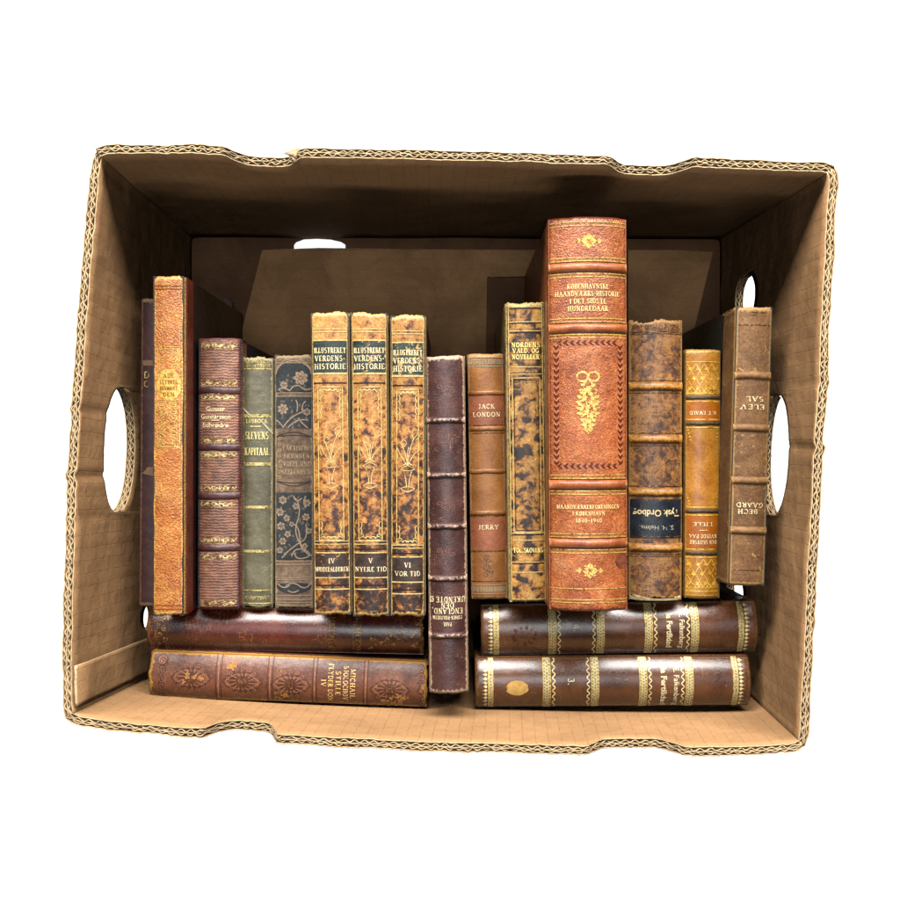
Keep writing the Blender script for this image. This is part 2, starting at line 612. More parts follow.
TK, TN = .15, .07
SERIF = {
    'A': (.8, [([(0.05, 0), (.4, 1)], TN), ([(.4, 1), (.75, 0)], TK), ([(.18, .36), (.62, .36)], TN)], [(.06, .03), (.74, .03)]),
    'B': (.65, [([(.1, 0), (.1, 1)], TK), ([(.1, .97)] + _arc(.3, .75, .24, .22, 90, -90) + [(.1, .53)], .1), ([(.3, .53)] + _arc(.32, .28, .28, .25, 90, -90) + [(.1, .03)], .11)], []),
    'C': (.72, [(_arc(.4, .5, .36, .47, 50, 310, 14), .12), ([(.64, .95), (.64, .7)], TN)], []),
    'D': (.75, [([(.12, 0), (.12, 1)], TK), ([(.12, .97)] + _arc(.3, .5, .4, .47, 90, -90, 12) + [(.12, .03)], .1)], []),
    'E': (.6, [([(.12, 0), (.12, 1)], TK), ([(.1, .97), (.56, .97), (.56, .8)], TN), ([(.1, .5), (.46, .5)], TN), ([(.1, .03), (.58, .03), (.58, .22)], TN)], []),
    'F': (.58, [([(.12, 0), (.12, 1)], TK), ([(.1, .97), (.56, .97), (.56, .78)], TN), ([(.1, .5), (.44, .5)], TN)], [(.12, .03)]),
    'G': (.75, [(_arc(.4, .5, .36, .47, 50, 300, 14), .12), ([(.64, .05), (.64, .42)], TK), ([(.64, .95), (.64, .72)], TN)], [(.62, .43)]),
    'H': (.8, [([(.14, 0), (.14, 1)], TK), ([(.66, 0), (.66, 1)], TK), ([(.14, .5), (.66, .5)], TN)], [(.14, .03), (.14, .97), (.66, .03), (.66, .97)]),
    'I': (.3, [([(.15, 0), (.15, 1)], TK)], [(.15, .03), (.15, .97)]),
    'J': (.45, [([(.3, 1), (.3, .2), (.2, .02), (.05, .08)], TK)], [(.3, .97)]),
    'K': (.75, [([(.14, 0), (.14, 1)], TK), ([(.62, .97), (.18, .45)], TN), ([(.32, .6), (.66, .03)], TK)], [(.14, .03), (.14, .97), (.62, .97), (.66, .03)]),
    'L': (.58, [([(.12, 0), (.12, 1)], TK), ([(.1, .03), (.56, .03), (.56, .25)], TN)], [(.12, .97)]),
    'M': (.95, [([(.12, 0), (.12, 1)], TN), ([(.12, 1), (.47, .1)], TK), ([(.47, .1), (.82, 1)], TN), ([(.82, 1), (.82, 0)], TK)], [(.12, .03), (.82, .03), (.1, .97), (.84, .97)]),
    'N': (.8, [([(.13, 0), (.13, 1)], TN), ([(.13, 1), (.67, 0)], TK), ([(.67, 0), (.67, 1)], TN)], [(.13, .03), (.1, .97), (.67, .97)]),
    'O': (.78, [(_arc(.39, .5, .34, .47, 0, 360, 18), .12)], []),
    'P': (.62, [([(.12, 0), (.12, 1)], TK), ([(.12, .97)] + _arc(.3, .73, .26, .24, 90, -90) + [(.12, .49)], .1)], [(.12, .03)]),
    'R': (.72, [([(.12, 0), (.12, 1)], TK), ([(.12, .97)] + _arc(.3, .74, .25, .23, 90, -90) + [(.12, .51)], .1), ([(.32, .5), (.64, .03)], TK)], [(.12, .03), (.64, .03)]),
    'S': (.58, [(_arc(.3, .74, .22, .23, 40, 240, 9) + _arc(.28, .27, .24, .24, 70, -150, 10), .11)], []),
    'T': (.7, [([(.35, 0), (.35, 1)], TK), ([(.05, .8), (.05, .97), (.65, .97), (.65, .8)], TN)], [(.35, .03)]),
    'U': (.78, [([(.14, 1), (.14, .3)] + _arc(.38, .28, .24, .25, 180, 360, 8) + [(.62, .3), (.62, 1)], .11)], [(.14, .97), (.62, .97)]),
    'V': (.78, [([(.08, 1), (.4, 0)], TK), ([(.4, 0), (.7, 1)], TN)], [(.08, .97), (.7, .97)]),
    'W': (1.0, [([(.06, 1), (.3, 0)], TK), ([(.3, 0), (.5, .9)], TN), ([(.5, .9), (.72, 0)], TK), ([(.72, 0), (.94, 1)], TN)], [(.06, .97), (.94, .97)]),
    'Y': (.74, [([(.08, 1), (.37, .45)], TK), ([(.37, .45), (.66, 1)], TN), ([(.37, .48), (.37, 0)], TK)], [(.08, .97), (.66, .97), (.37, .03)]),
    '-': (.35, [([(.03, .45), (.32, .45)], .12)], []),
    '–': (.5, [([(.02, .45), (.48, .45)], .1)], []),
    '.': (.2, [([(.1, 0), (.1, .14)], .14)], []),
    ',': (.2, [([(.12, .12), (.05, -.16)], .12)], []),
    '0': (.6, [(_arc(.3, .5, .24, .47, 0, 360, 14), .11)], []),
    '1': (.4, [([(.06, .8), (.22, .97), (.22, 0)], TK)], [(.22, .03)]),
    '3': (.55, [(_arc(.26, .74, .2, .22, 150, -90, 9) + _arc(.26, .28, .24, .25, 90, -150, 9), .11)], []),
    '4': (.6, [([(.42, 0), (.42, 1), (.04, .3), (.58, .3)], .11)], [(.42, .03)]),
    '8': (.56, [(_arc(.28, .75, .19, .21, 0, 360, 12), .1), (_arc(.28, .27, .23, .26, 0, 360, 12), .11)], []),
    '9': (.56, [(_arc(.28, .7, .22, .26, 0, 360, 12), .1), ([(.5, .7), (.46, .3), (.25, .02)], .11)], []),
}
SERIF['Ø'] = (.78, SERIF['O'][1] + [([(.06, -.06), (.72, 1.06)], TN)], [])
SERIF['Æ'] = (1.1, [([(0.05, 0), (.5, 1)], TN), ([(.55, 1), (.55, 0)], TK), ([(.2, .33), (.55, .33)], TN), ([(.5, .97), (1.02, .97), (1.02, .8)], TN),
                    ([(.55, .5), (.92, .5)], TN), ([(.5, .03), (1.04, .03), (1.04, .22)], TN)], [(.06, .03)])


class Book:
    def __init__(self, label, tl, tr, br, bl, z, sag, M, wrap=.02, jag=.0012, board=None, pages=None, rough_ends=1.0,
                 tones=None):
        zc = z + sag * .55
        self.zc = zc
        q = [W(p[0], p[1], zc) for p in (tl, tr, br, bl)]
        top, bot = (q[0] + q[1]) / 2, (q[2] + q[3]) / 2
        o = (top + bot) / 2
        up = top - bot
        self.L = up.length
        self.T = ((q[1] - q[0]).length + (q[2] - q[3]).length) / 2
        self.ang = math.atan2(up.y, up.x) - math.pi / 2
        self.o = Vector((o.x, o.y, 0))
        self.z, self.sag, self.M = z, sag, M
        self.seed = SEED[0]
        self.root = empty('antique_book', (o.x, o.y, .0045), self.ang)
        setp(self.root, label, 'book', 'old books packed in the cardboard box')
        self.jag = jag
        self.bands = []
        self.marks = {}
        self._board = board or M
        self.wrap = wrap
        self._spine()
        bd = MB()
        T, L = self.T, self.L
        pg = pages or PAGES
        for s in (-1, 1):
            bd = MB()
            x1 = s * (T / 2 - .0006); x0 = s * (T / 2 - .0034)
            bd.box(min(x0, x1), max(x0, x1), -L / 2 + .0008, L / 2 - .0008, 0, z - .004)
            ob = bd.build('cover_board', self._board, self.root, smooth=False)
            ob.modifiers.new('bevel', 'BEVEL').width = .0006
        pb = MB()
        pb.box(-T / 2 + .0036, T / 2 - .0036, -L / 2 + .004, L / 2 - .004, .003, z - .0035)
        pb.build('page_block', pg, self.root, smooth=False)

    # local coordinates of a measured photo point on this spine
    def p(self, px, py):
        w = W(px, py, self.zc) - self.o
        c, s = math.cos(-self.ang), math.sin(-self.ang)
        return (w.x * c - w.y * s, w.x * s + w.y * c)

    def k(self):
        return (CAM_H - self.zc) / FPX

    def surf(self, x, y):
        t = max(-1, min(1, 2 * x / self.T))
        z = self.z + self.sag * (1 - abs(t) ** 2.2)
        z += .00022 * nz(x * 70 + self.seed, y * 55)
        d = self.L / 2 - abs(y)
        if d < .004:
            z -= .0011 * ((.004 - max(0, d)) / .004) ** 2
        return z - .0045

    def _spine(self):
        T, L, z = self.T, self.L, self.z
        sd = self.seed
        cols = [(-T / 2, z - self.wrap, .15), (-T / 2, z - self.wrap * .5, .1), (-T / 2, z - .004, .25), (-T / 2 + .0002, z - .0016, .7)]
        nb = 26
        for i in range(nb + 1):
            t = -1 + 2 * i / nb
            x = t * (T / 2 - .0012)
            e = (1 - abs(t)) * T / 2
            cols.append((x, None, max(0, 1 - e / .0024) * .85))
        cols += [(-a, b, c) for a, b, c in reversed(cols[:4])]
        na = max(40, int(L / .0022))
        rows = []
        s = 0
        ss = [0]
        for a, b in zip(cols, cols[1:]):
            za = a[1] if a[1] is not None else self.surf(a[0], 0) + .0045
            zb = b[1] if b[1] is not None else self.surf(b[0], 0) + .0045
            s += math.hypot(b[0] - a[0], zb - za); ss.append(s)
        for j in range(-2, na + 3):
            r = []
            f = min(1, max(0, j / na))
            for (x, zz, w), u in zip(cols, ss):
                y = -L / 2 + L * f
                e1 = max(0, 1 - (L * f) / .014); e2 = max(0, 1 - (L - L * f) / .014)
                y += self.jag * (.5 + nz(x * 110 + sd, 3.1) + .5 * nz(x * 620 + sd, 1)) * e1 ** 2
                y -= self.jag * (.5 + nz(x * 110 + sd, 7.7) + .5 * nz(x * 620 + sd, 5)) * e2 ** 2
                zv = (self.surf(x, y) if zz is None else zz - .0045)
                if j < 0 or j > na:
                    dd = (-j if j < 0 else j - na)
                    zv -= .0012 * dd * dd
                    y += (.0009 if j < 0 else -.0009) * (dd * dd) * .5
                ew = max(max(0, 1 - (L * f) / .006), max(0, 1 - (L - L * f) / .006))
                r.append(((x, y, zv), (u, y), max(w, ew)))
            rows.append(r)
        mb = MB(); mb.grid(rows)
        self.spine = mb.build('spine', self.M, self.root)

    # ---- surface decoration (all in local metres)
    def _mb(self, key):
        if key not in self.marks: self.marks[key] = MB()
        return self.marks[key]

    def pos(self, x, y, off):
        x = max(-self.T / 2 + .0003, min(self.T / 2 - .0003, x))
        y = max(-self.L / 2 + .0005, min(self.L / 2 - .0005, y))
        return (x, y, self.surf(x, y) + off)

    def stroke(self, key, pts, w, off=.0003, closed=False):
        mb = self._mb(key)
        if closed: pts = pts + [pts[0]]
        P = []
        for a, b in zip(pts, pts[1:]):
            d = math.hypot(b[0] - a[0], b[1] - a[1])
            m = max(1, int(d / .0018))
            for i in range(m): P.append((a[0] + (b[0] - a[0]) * i / m, a[1] + (b[1] - a[1]) * i / m))
        P.append(pts[-1])
        prev = None
        for i, (x, y) in enumerate(P):
            a, b = P[max(0, i - 1)], P[min(len(P) - 1, i + 1)]
            dx, dy = b[0] - a[0], b[1] - a[1]
            d = math.hypot(dx, dy) or 1
            nx, ny = -dy / d * w / 2, dx / d * w / 2
            q = (mb.add(self.pos(x + nx, y + ny, off), (x + nx, y + ny)), mb.add(self.pos(x - nx, y - ny, off), (x - nx, y - ny)))
            if prev: mb.face((prev[0], prev[1], q[1], q[0]))
            prev = q

    def poly(self, key, pts, off=.0003):
        """filled outline; big ones get inner rings so that they follow the curved spine"""
        mb = self._mb(key)
        cx = sum(p[0] for p in pts) / len(pts); cy = sum(p[1] for p in pts) / len(pts)
        r = max(math.hypot(p[0] - cx, p[1] - cy) for p in pts)
        if r > .0035:
            m = int(r / .0012) + 1
            fine = []
            for a, b in zip(pts, pts[1:] + pts[:1]):
                d = max(1, int(math.hypot(b[0] - a[0], b[1] - a[1]) / .0015))
                fine += [(a[0] + (b[0] - a[0]) * i / d, a[1] + (b[1] - a[1]) * i / d) for i in range(d)]
            area = sum(a[0] * b[1] - b[0] * a[1] for a, b in zip(fine, fine[1:] + fine[:1]))
            if area < 0: fine = fine[::-1]
            fine.append(fine[0])
            mb.grid([[(self.pos(cx + (p[0] - cx) * t, cy + (p[1] - cy) * t, off), (cx + (p[0] - cx) * t, cy + (p[1] - cy) * t), 0) for p in fine]
                     for t in [1 - .999 * i / m for i in range(m + 1)]])
            return
        ids = [mb.add(self.pos(x, y, off), (x, y)) for x, y in pts]
        P = [Vector((x, y, 0)) for x, y in pts]
        for t in tessellate_polygon([P]):
            a, b, c = [P[i] for i in t]
            if (b - a).cross(c - a).z < 0: t = t[::-1]
            mb.face([ids[i] for i in t])

    def line(self, key, py, wpx=1.2, inset=.0008, off=.0003, x0=None, x1=None):
        """a rule across the spine at photo row py (or local y if a float tuple)"""
        y = py
        w = wpx * self.k()
        a = -self.T / 2 + inset if x0 is None else x0
        b = self.T / 2 - inset if x1 is None else x1
        self.stroke(key, [(a, y), (b, y)], w, off)

    def rect(self, key, x0, x1, y0, y1, off=.0002, nx=16):
        self.count = getattr(self, 'count', 0) + 1
        mb = self._mb((key, self.count))
        ny = max(2, int(abs(y1 - y0) / .002))
        mb.grid([[(self.pos(x0 + (x1 - x0) * i / nx, y0 + (y1 - y0) * j / ny, off), (x0 + (x1 - x0) * i / nx, y0 + (y1 - y0) * j / ny), 0)
                  for i in range(nx + 1)] for j in range(ny + 1)])

    def frame(self, key, x0, x1, y0, y1, w, off=.0003):
        self.stroke(key, [(x0, y0), (x1, y0), (x1, y1), (x0, y1), (x0, y0)], w, off)

    def circle(self, key, x, y, r, w=None, off=.0003, ry=None, n=18):
        pts = [(x + r * math.cos(2 * math.pi * i / n), y + (ry or r) * math.sin(2 * math.pi * i / n)) for i in range(n)]
        if w: self.stroke(key, pts, w, off, closed=True)
        else: self.poly(key, pts, off)

    def text(self, key, body, x, y, h, width=None, rot=0.0, off=.0005, bold=.0, cx=True):
        """lettering: h = cap height, width = total width to fit (metres)"""
        self.count = getattr(self, 'count', 0) + 1
        key = (key, self.count)
        if all(ch in SERIF or ch == ' ' for ch in body):
            return self.serif(key, body, x, y, h, width, rot, off)
        cu = bpy.data.curves.new('lettering', 'FONT')
        cu.body = body
        cu.size = 1.0
        cu.offset = bold
        cu.resolution_u = 3
        ob = bpy.data.objects.new('lettering', cu)
        C.objects.link(ob)
        dg = bpy.context.evaluated_depsgraph_get()
        me = bpy.data.meshes.new_from_object(ob.evaluated_get(dg))
        xs = [v.co.x for v in me.vertices]; ys = [v.co.y for v in me.vertices]
        x0, x1 = min(xs), max(xs)
        sc = h / .70
        sx = width / (x1 - x0) if width else sc
        mb = self._mb(key)
        c, s = math.cos(rot), math.sin(rot)
        base = len(mb.v)
        for v in me.vertices:
            lx, ly = (v.co.x - (x0 + x1) / 2) * sx, (v.co.y - .35) * sc
            X, Y = x + lx * c - ly * s, y + lx * s + ly * c
            mb.add(self.pos(X, Y, off), (X, Y))
        for pl in me.polygons:
            mb.face([base + i for i in pl.vertices])
        bpy.data.objects.remove(ob)
        bpy.data.curves.remove(cu)
        bpy.data.meshes.remove(me)

    def serif(self, key, body, x, y, h, width, rot, off):
        adv = [(SERIF[c][0] + .2 if c != ' ' else .4) for c in body]
        tot = sum(adv) - .2
        sx = (width / tot) if width else h
        c, s = math.cos(rot), math.sin(rot)
        pen = -tot / 2 * sx
        for ch, a in zip(body, adv):
            if ch != ' ':
                _, strokes, feet = SERIF[ch]
                jobs = list(strokes) + [([(fx - .15, fy), (fx + .15, fy)], .075) for fx, fy in feet]
                for pts, wd in jobs:
                    P = [(pen + u * sx, (v - .5) * h) for u, v in pts]
                    self.stroke(key, [(x + u * c - v * s, y + u * s + v * c) for u, v in P], wd * (sx * .5 + h * .5) * 1.25, off)
            pen += a * sx

    def band(self, y, w, h, mat, inset=.0004, wear=.5, name='raised_band'):
        mb = MB()
        rows = []
        prof = 9
        for j in range(prof):
            t = -1 + 2 * j / (prof - 1)
            hh = h * max(0, 1 - abs(t) ** 2.4) - .0003 * (abs(t) > .98)
            r = []
            for i in range(27):
                x = (-1 + 2 * i / 26) * (self.T / 2 - inset)
                e = max(0, 1 - (self.T / 2 - abs(x)) / .003)
                yy = y + t * w / 2 + .0004 * nz(x * 150 + self.seed, y * 90)
                r.append((((x), yy, self.surf(x, yy) + hh * (1 - .6 * e * e) + .00015 * nz(x * 500, yy * 500)), (x, yy),
                          wear * (1 - abs(t)) + e * .6))
            rows.append(r)
        mb.grid(rows)
        return mb.build(name, mat, self.spine)

    def flush(self, mats, names):
        for key, mb in self.marks.items():
            if isinstance(key, tuple): key = key[0]
            mb.build(names.get(key, key), mats[key], self.spine, smooth=True)
        self.marks = {}


PAGES = None


# ---- ornament generators
def spiral(cx, cy, r, turns, a0, hand=1, n=16):
    return [(cx + r * (1 - .85 * i / n) * math.cos(a0 + hand * turns * 2 * math.pi * i / n),
             cy + r * (1 - .85 * i / n) * math.sin(a0 + hand * turns * 2 * math.pi * i / n)) for i in range(n + 1)]


def curve(p0, p1, p2, n=8):
    return [((1 - t) ** 2 * p0[0] + 2 * t * (1 - t) * p1[0] + t * t * p2[0],
             (1 - t) ** 2 * p0[1] + 2 * t * (1 - t) * p1[1] + t * t * p2[1]) for t in [i / n for i in range(n + 1)]]


def flower(cx, cy, r, petals=6, a0=0.0, inner=.55):
    pts = []
    for i in range(petals * 4):
        a = a0 + 2 * math.pi * i / (petals * 4)
        rr = r * (inner + (1 - inner) * abs(math.cos(petals * (a - a0) / 2)) ** .7)
        pts.append((cx + rr * math.cos(a), cy + rr * math.sin(a)))
    return pts


def leaf(x, y, ln, w, a):
    c, s = math.cos(a), math.sin(a)
    P = [(0, 0), (.3, .5), (.6, .42), (1, 0), (.6, -.42), (.3, -.5)]
    return [(x + (u * ln) * c - (v * w) * s, y + (u * ln) * s + (v * w) * c) for u, v in P]


def fleuron(B, key, x, y, w):
    """diamond of four leaves with pointed side sprigs"""
    r = w * .26
    for a in range(4):
        B.poly(key, leaf(x + .12 * r * math.cos(a * math.pi / 2), y + .12 * r * math.sin(a * math.pi / 2), r * .92, r * .95, a * math.pi / 2))
    for s in (-1, 1):
        B.poly(key, leaf(x + s * r * 1.05, y, r * .9, r * .42, 0 if s > 0 else math.pi))
        for t in (-1, 1):
            B.poly(key, leaf(x + s * r * 1.15, y, r * .55, r * .28, (0 if s > 0 else math.pi) + t * s * .8))
            B.circle(key, x + s * r * .62, y + t * r * .62, r * .14, n=8)


# ------------------------------------------------------------------ the nineteen books
def build_books():
    global PAGES
    random.seed(11)
    PAGES = flat('aged_page_edges', col(205, 180, 135), .9, .5, 120, .5, .1, 40, 1)
    gold = gilt('bright_gilt', col(244, 212, 128, .68), col(200, 148, 66, .62), col(150, 84, 44), .3)
    pale_gold = gilt('pale_worn_gilt', col(245, 225, 165, .8), col(190, 150, 85, .7), col(130, 80, 45), .45)
    dim_gold = gilt('rubbed_gilt', col(205, 165, 95, .7), col(150, 100, 50), col(90, 50, 28), .7)
    letter_white = gilt('pale_lettering_gilt', col(246, 230, 186, .8), col(214, 182, 130, .7), col(150, 104, 70), .1, .12)
    black_line = flat('dark_tooling', col(40, 22, 14), .5)
    dark_label = leather('dark_green_label_leather', [(.35, col(22, 38, 34)), (.65, col(44, 62, 54))], 200, wear=col(200, 160, 95), wamt=.2)

    # 1 ------------------------------------------------ narrow dark plum book at far left
    B = Book('narrow dark plum book half hidden behind the orange book at the left wall',
             (141, 299), (163, 297), (161, 606), (138, 607), .172, .002,
             leather('dark_plum_cloth', [(.3, col(54, 26, 26)), (.7, col(84, 46, 42))], 120, wear=col(150, 110, 80), wamt=.35,
                     scratch=col(120, 85, 75), rough=.55))
    cx, y = B.p(147, 363)
    B.rect('pale_mark', cx - .003, cx + .006, y - .002, y + .002)
    for s, yy in (('D', 375), ('C', 384)):
        cx, y = B.p(147, yy)
        B.text('lettering', s, cx, y, .0048, .004, bold=.03)
    cx, y = B.p(148, 472)
    B.poly('pale_mark', [(cx - .004, y - .001), (cx, y + .0035), (cx + .004, y + .004), (cx + .004, y - .003)])
    for yy in (301, 604):
        cx, y = B.p(150, yy)
        B.rect('pale_mark', -B.T / 2 + .001, B.T / 2 - .001, y - .001, y + .0012)
    B.flush({'lettering': pale_gold, 'pale_mark': flat('rubbed_bare_cloth', col(150, 118, 90), .8)}, {})

    # 2 ------------------------------------------------ orange grained book
    M = leather('orange_grained_leather', [(.25, col(158, 84, 38)), (.45, col(188, 112, 54)), (.62, col(210, 138, 72)), (.8, col(232, 176, 104))],
                55, dist=1.2, grain='pebble', gscale=760, gbump=.75, wear=col(240, 188, 110), wamt=.55, scratch=col(246, 196, 110), samt=.55,
                rough=.44, fleck=.5)
    B = Book('bright orange grained leather book with a gilt oval medallion, second from the left wall',
             (152, 275), (185, 275), (184, 616), (152, 618), .202, .0018, M, wrap=.004,
             board=leather('oxblood_board_cloth', [(.3, col(30, 20, 22)), (.7, col(56, 36, 32))], 90), jag=.002)
    sl = MB()
    sl.box(B.T / 2 - .0004, B.T / 2 + .0004, -B.L / 2 + .001, B.L / 2 - .001, B.z - .026, B.z - .0085)
    sl.build('side_leather', leather('oxblood_side_leather', [(.3, col(92, 30, 18)), (.7, col(140, 58, 32))], 90, wear=None), B.root, smooth=False)
    k = B.k()
    x0, y0 = B.p(158, 347); x1, y1 = B.p(180, 372)
    _, ym = B.p(168, 386)
    w = .00042
    B.frame('gilt', x0, x1, y1, y0, w)
    B.frame('gilt', x0 + .0012, x1 - .0012, y1 + .0012, y0 - .0012, w * .7)
    for sx in (0, 1):
        for q in range(3):
            xx = x0 + .0035 if sx == 0 else x1 - .0035
            B.stroke('gilt', spiral(xx, y1 + .003 + q * .006, .003, 1.6, q * 1.3, 1 if sx else -1), w)
    ox, oy = B.p(169, 385)
    B.circle('gilt_disc', ox, oy, .0085, ry=.0105, n=30)
    B.circle('gilt', ox, oy, .0088, .0006, ry=.0110, n=30)
    for i, (t, wd) in enumerate((('AUL', .008), ('LETTRES', .0125), ('DIAMANT', .0125), ('DEN', .008))):
        B.text('ink_letters', t, ox, oy + .0064 - i * .0044, .0027, wd, bold=.03)
    xb0, yb0 = B.p(156, 400); xb1, yb1 = B.p(180, 447)
    B.frame('gilt', xb0 + .001, xb1, yb1, yb0, w)
    for q in range(7):
        for s in (-1, 1):
            yy = yb0 - .003 - q * .0048
            B.stroke('gilt', spiral((xb0 + xb1) / 2 + s * .0042, yy, .0034, 1.7, q * .9, s), w)
            B.stroke('gilt', curve((ox, yy + .002), (ox + s * .004, yy), (ox + s * .008, yy - .003)), w)
    for yy in (286, 289, 605, 609):
        _, y = B.p(168, yy)
        B.line('ink_rule', y, .9)
    B.flush({'gilt': gold, 'gilt_disc': gilt('gilt_disc_gold', col(238, 202, 112, .65), col(222, 168, 84, .6), col(210, 136, 66), .35, .2),
             'ink_letters': flat('brown_ink', col(120, 74, 34), .6), 'ink_rule': flat('brown_rule', col(150, 84, 40), .6)},
            {'gilt': 'gilt_tooling', 'gilt_disc': 'medallion', 'ink_letters': 'lettering', 'ink_rule': 'blind_rule'})

    # 3 ------------------------------------------------ plum ridged
    M = leather('plum_ridged_leather', [(.25, col(96, 62, 50)), (.5, col(138, 94, 74)), (.75, col(170, 120, 94))], 60, grain='ridge', gscale=150,
                gbump=.5, wear=col(110, 52, 50), wamt=.25, rough=.5, fleck=.4)
    B = Book('ridged plum book with gilt scroll bands, between the orange and olive green books',
             (197, 338), (241, 338), (239, 609), (197, 610), .172, .0045, M, jag=.0005,
             board=leather('navy_board_cloth', [(.3, col(22, 22, 32)), (.7, col(44, 44, 58))], 120))
    X = B.T / 2 - .003
    for yy in (346, 383, 397, 440, 455, 488, 504, 540, 556, 603):
        _, y = B.p(218, yy)
        h = .0036
        B.stroke('gilt', [(-X, y + h * .62), (X, y + h * .62)], .0003)
        B.stroke('gilt', [(-X, y - h * .62), (X, y - h * .62)], .0003)
        m = 9
        for i in range(m):
            x = -X + (i + .5) * 2 * X / m
            if i % 3 == 0:
                B.circle('gilt', x, y, .0014, .0006, n=10)
                B.circle('gilt', x, y, .0004, n=6)
            else:
                s = 1 if i % 2 else -1
                B.stroke('gilt', curve((x - .0017, y - s * h * .45), (x, y + s * h * .9), (x + .0017, y - s * h * .45)), .0008)
                B.poly('gilt', leaf(x - .001, y - s * .0008, .002, .0012, s * .8))
    for yy in (391, 447.5, 496, 548):
        _, y = B.p(218, yy)
        B.band(y, .0055, .0009, leather('dark_band_leather', [(.3, col(62, 34, 36)), (.7, col(92, 54, 50))], 100), wear=0)
    for t, yy, wd in (('Gunnar', 409, 19), ('Gunnarsson', 416.5, 30), ('Edbrødre', 425, 26)):
        x, y = B.p(216, yy)
        B.text('lettering', t, x, y, 4.6 * B.k(), wd * B.k(), bold=.012)
    x, y = B.p(216, 420.3)
    B.stroke('lettering', [(x - .003, y), (x + .003, y)], .0005, .0005)
    B.flush({'gilt': pale_gold, 'lettering': letter_white}, {'gilt': 'gilt_tooling'})

    # 4 ------------------------------------------------ olive green cloth
    M = leather('olive_green_cloth', [(.3, col(84, 79, 57)), (.5, col(102, 96, 72)), (.7, col(122, 115, 90))], 60, grain='weave', gscale=420,
                gbump=.3, wear=col(186, 172, 128), wamt=.42, scratch=col(150, 145, 115), samt=.05, rough=.46, fleck=.2)
    B = Book('olive green cloth book with gilt ruled bands and a long pale scratch across its title',
             (241, 357), (274, 356), (273, 608), (241, 609), .163, .004, M, jag=.0022)
    for yy, hw in ((416, 3.2), (464, 2.8), (507, 2.2), (551, 2.2)):
        _, y = B.p(257, yy)
        for d in (-.9, 0, .9):
            B.line('gilt', y + d * hw / 2.4 * B.k(), 1.0, .0018)
    for yy in (362, 365.5, 597):
        _, y = B.p(257, yy)
        for i in range(9):
            x = (-1 + 2 * (i + .5) / 9) * (B.T / 2 - .003)
            B.stroke('gilt', spiral(x, y, .0013, 1.3, i, 1 if i % 2 else -1, 10), .0004)
            B.circle('gilt', x + .001, y - .0016, .0004, n=6)
    for yy in (369, 590, 603):
        _, y = B.p(257, yy)
        B.line('gilt', y, 1.2, .0018)
    for t, yy, wd, h in (('LUBBOCK', 421, 21, 4), ('SLEVENS', 435.5, 23, 7.5), ('KAPITAAL', 451.5, 24, 7.5)):
        x, y = B.p(257, yy)
        B.text('lettering', t, x, y, h * B.k(), wd * B.k(), bold=.012)
    x, y = B.p(256, 426.4)
    B.stroke('lettering', [(x - .004, y), (x + .004, y)], .0007, .0005)
    B.stroke('scratch', [B.p(243, 408), B.p(249, 414), B.p(252, 416)], .0011, .0006)
    B.stroke('scratch', [B.p(261, 420), B.p(267, 427), B.p(273, 434)], .0013, .0006)
    g = gilt('gilt_on_green', col(226, 206, 140, .75), col(170, 150, 92, .7), col(110, 104, 72), .35)
    B.flush({'gilt': g, 'lettering': gilt('lettering_on_green', col(240, 224, 160, .85), col(200, 180, 115, .8), col(120, 112, 80), .2),
             'scratch': flat('bare_scratch', col(200, 186, 150), .8)}, {'gilt': 'gilt_tooling'})

    # 5 ------------------------------------------------ floral printed cloth
    M = leather('faded_brown_grey_cloth', [(.3, col(98, 80, 66)), (.5, col(128, 104, 84)), (.7, col(152, 128, 104))], 80, grain='weave', gscale=500,
                gbump=.4, wear=col(190, 165, 130), wamt=.5, rough=.62, fleck=.45, spec=.3)
    B = Book('faded brown cloth book with a navy floral pattern, beside the olive green book',
             (274, 354), (313, 353), (314, 609), (274, 609), .166, .0025, M, jag=.002)
    navy = leather('printed_navy_ground', [(.3, col(34, 40, 44)), (.7, col(62, 66, 66))], 260, grain='weave', gscale=500, rough=.6, fleck=.4,
                   wear=None, spec=.3)
    tan = flat('printed_tan_flowers', col(170, 146, 122), .7, .6, 700)
    X = B.T / 2 - .0016
    k = B.k()

    def L(x, y): return B.p(x, y)
    # arched top panel
    _, ya = L(293, 392); _, yb = L(293, 374)
    B.poly('navy', [(-X, ya), (X, ya), (X, yb)] + [(X * math.cos(a), yb + .0085 * math.sin(a)) for a in [math.pi * i / 14 for i in range(1, 14)]] + [(-X, yb)], .0002)
    for d, w_ in ((.0012, .0008), (.003, .0006)):
        B.stroke('tan', [((X) * math.cos(a), yb + (.0085 + d) * math.sin(a)) for a in [math.pi * i / 16 for i in range(17)]], w_)
    B.rect('navy', -X, X, L(0, 429)[1], L(0, 398)[1])
    B.rect('navy', -X, X, L(0, 560)[1], L(0, 493)[1])
    _, yc = L(0, 586)
    B.poly('navy', [(X * math.cos(a), yc + .0062 * (-abs(math.sin(a)) if a > math.pi else .35 * math.sin(a))) for a in [2 * math.pi * i / 28 for i in range(28)]], .0002)
    for yy in (393.5, 397, 361, 363.5, 562, 565, 578, 580, 596, 600, 603):
        B.line('tan', L(0, yy)[1], .8, .001)
    for c_ in ((432, 1), (487, -1)):
        _, y = L(0, c_[0])
        for d in (0, .0022):
            B.stroke('dark', [(X * (-1 + 2 * i / 12), y - c_[1] * .004 + c_[1] * (.0035 - d) * math.sin(math.pi * i / 12)) for i in range(13)], .0006)
